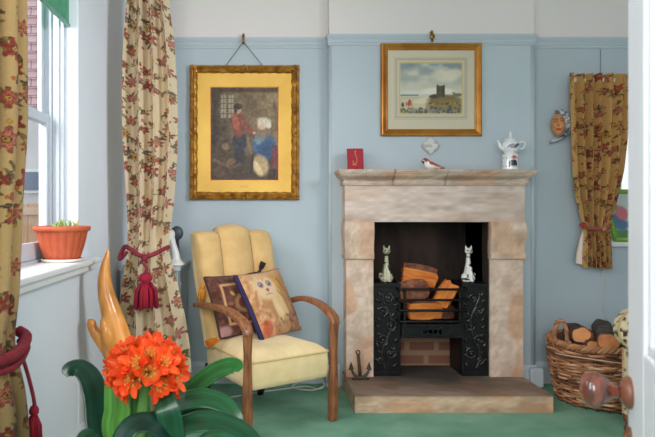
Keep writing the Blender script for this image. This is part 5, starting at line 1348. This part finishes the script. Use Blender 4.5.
# ------------------------------------------------------------------ cables
b = MB()
def Pf(px, py, z=.006):
    Y = (EYE-z)*F/(py-VY); return ((px-VX)*Y/F, Y, z)
b.tube(spline([Pf(216,399),Pf(235,396.5),Pf(262,392),Pf(288,388.5),Pf(306,386.5),Pf(318,389),Pf(324,386,.02),Pf(322,381,.05),Pf(314,378,.06),Pf(302,381,.03),Pf(292,387),Pf(305,390),Pf(316,389.5),Pf(326,383.5,.03),Pf(328,376,.10),Pf(329,371,.14)],8), .0045, 6)
tag(b.build('power_cable', M['cable']), 'white cable looping over the carpet under the armchair', 'cable')
b = MB(); xx = (603-VX)*3.68/F; b.tube([(xx-.005,3.683,.72),(xx,3.683,.6),(xx+.004,3.683,.45),(xx+.003,3.683,.13)], .0035, 6)
tag(b.build('wall_cable', M['cable']), 'thin pale cable running down the wall behind the log basket', 'cable')
b = MB(); b.tube([((601-VX)*3.68/F,3.686,2.05),((601-VX)*3.68/F,3.686,1.885)], .0022, 6)
tag(b.build('wall_cable', mat('blue_cable', (120,140,152), .6)), 'thin blue-grey line running up the wall above the short curtain', 'cable')

# ------------------------------------------------------------------ green frame on the small window's sill
gx0, gx1 = 2.205, 2.50; gz0 = VZ0+.007
gf = thing('photo_frame', 'lime green picture frame leaning on the small window sill beside the short curtain', 'picture frame', (2.35,3.76,gz0))
lean = .075; hgt = .325
def leanp(x, h, dy=0): return (x - .055*h/hgt*0, 3.735 + lean*h/hgt + dy, gz0+h)
b = MB()
def bar(a, c, w): b.tube([a, c], w, 8, square=True)
for (a, c) in ((leanp(gx0+.01,.01),leanp(gx0-.05,hgt-.01)),(leanp(gx1,.01),leanp(gx1-.04,hgt-.01)),(leanp(gx0,.012),leanp(gx1+.01,.012)),(leanp(gx0-.06,hgt-.012),leanp(gx1-.03,hgt-.012))): bar(a, c, .014)
ch(b.build('frame', mat('lime_green', (132,182,72), .5, (116,168,60), 10)), gf)
n=60; V = np.zeros((n,n,3)); 
for j,v in enumerate(np.linspace(0,1,n)):
    for i,u in enumerate(np.linspace(0,1,n)): p = leanp(gx0+(gx1-gx0)*u-.05*v, .02+(hgt-.04)*v, .004); V[j,i] = p
uu, vv = np.meshgrid(np.linspace(0,1,n), np.linspace(0,1,n)); c = Canvas(uu, vv, (196,206,204)); c.ell(.2,.35,.16,.20,(88,120,150),.4,.4); c.ell(.32,.55,.14,.16,(206,120,130),0,.4); c.ell(.16,.7,.12,.1,(120,150,110),0,.4); c.rect(0,1,0,.18,(96,132,92),.03); c.ell(.45,.25,.1,.14,(60,84,120),0,.4); c.ell(.7,.5,.2,.3,(150,170,190),0,.5)
ch(grid('picture', V, m_canvas, None, c.C), gf)
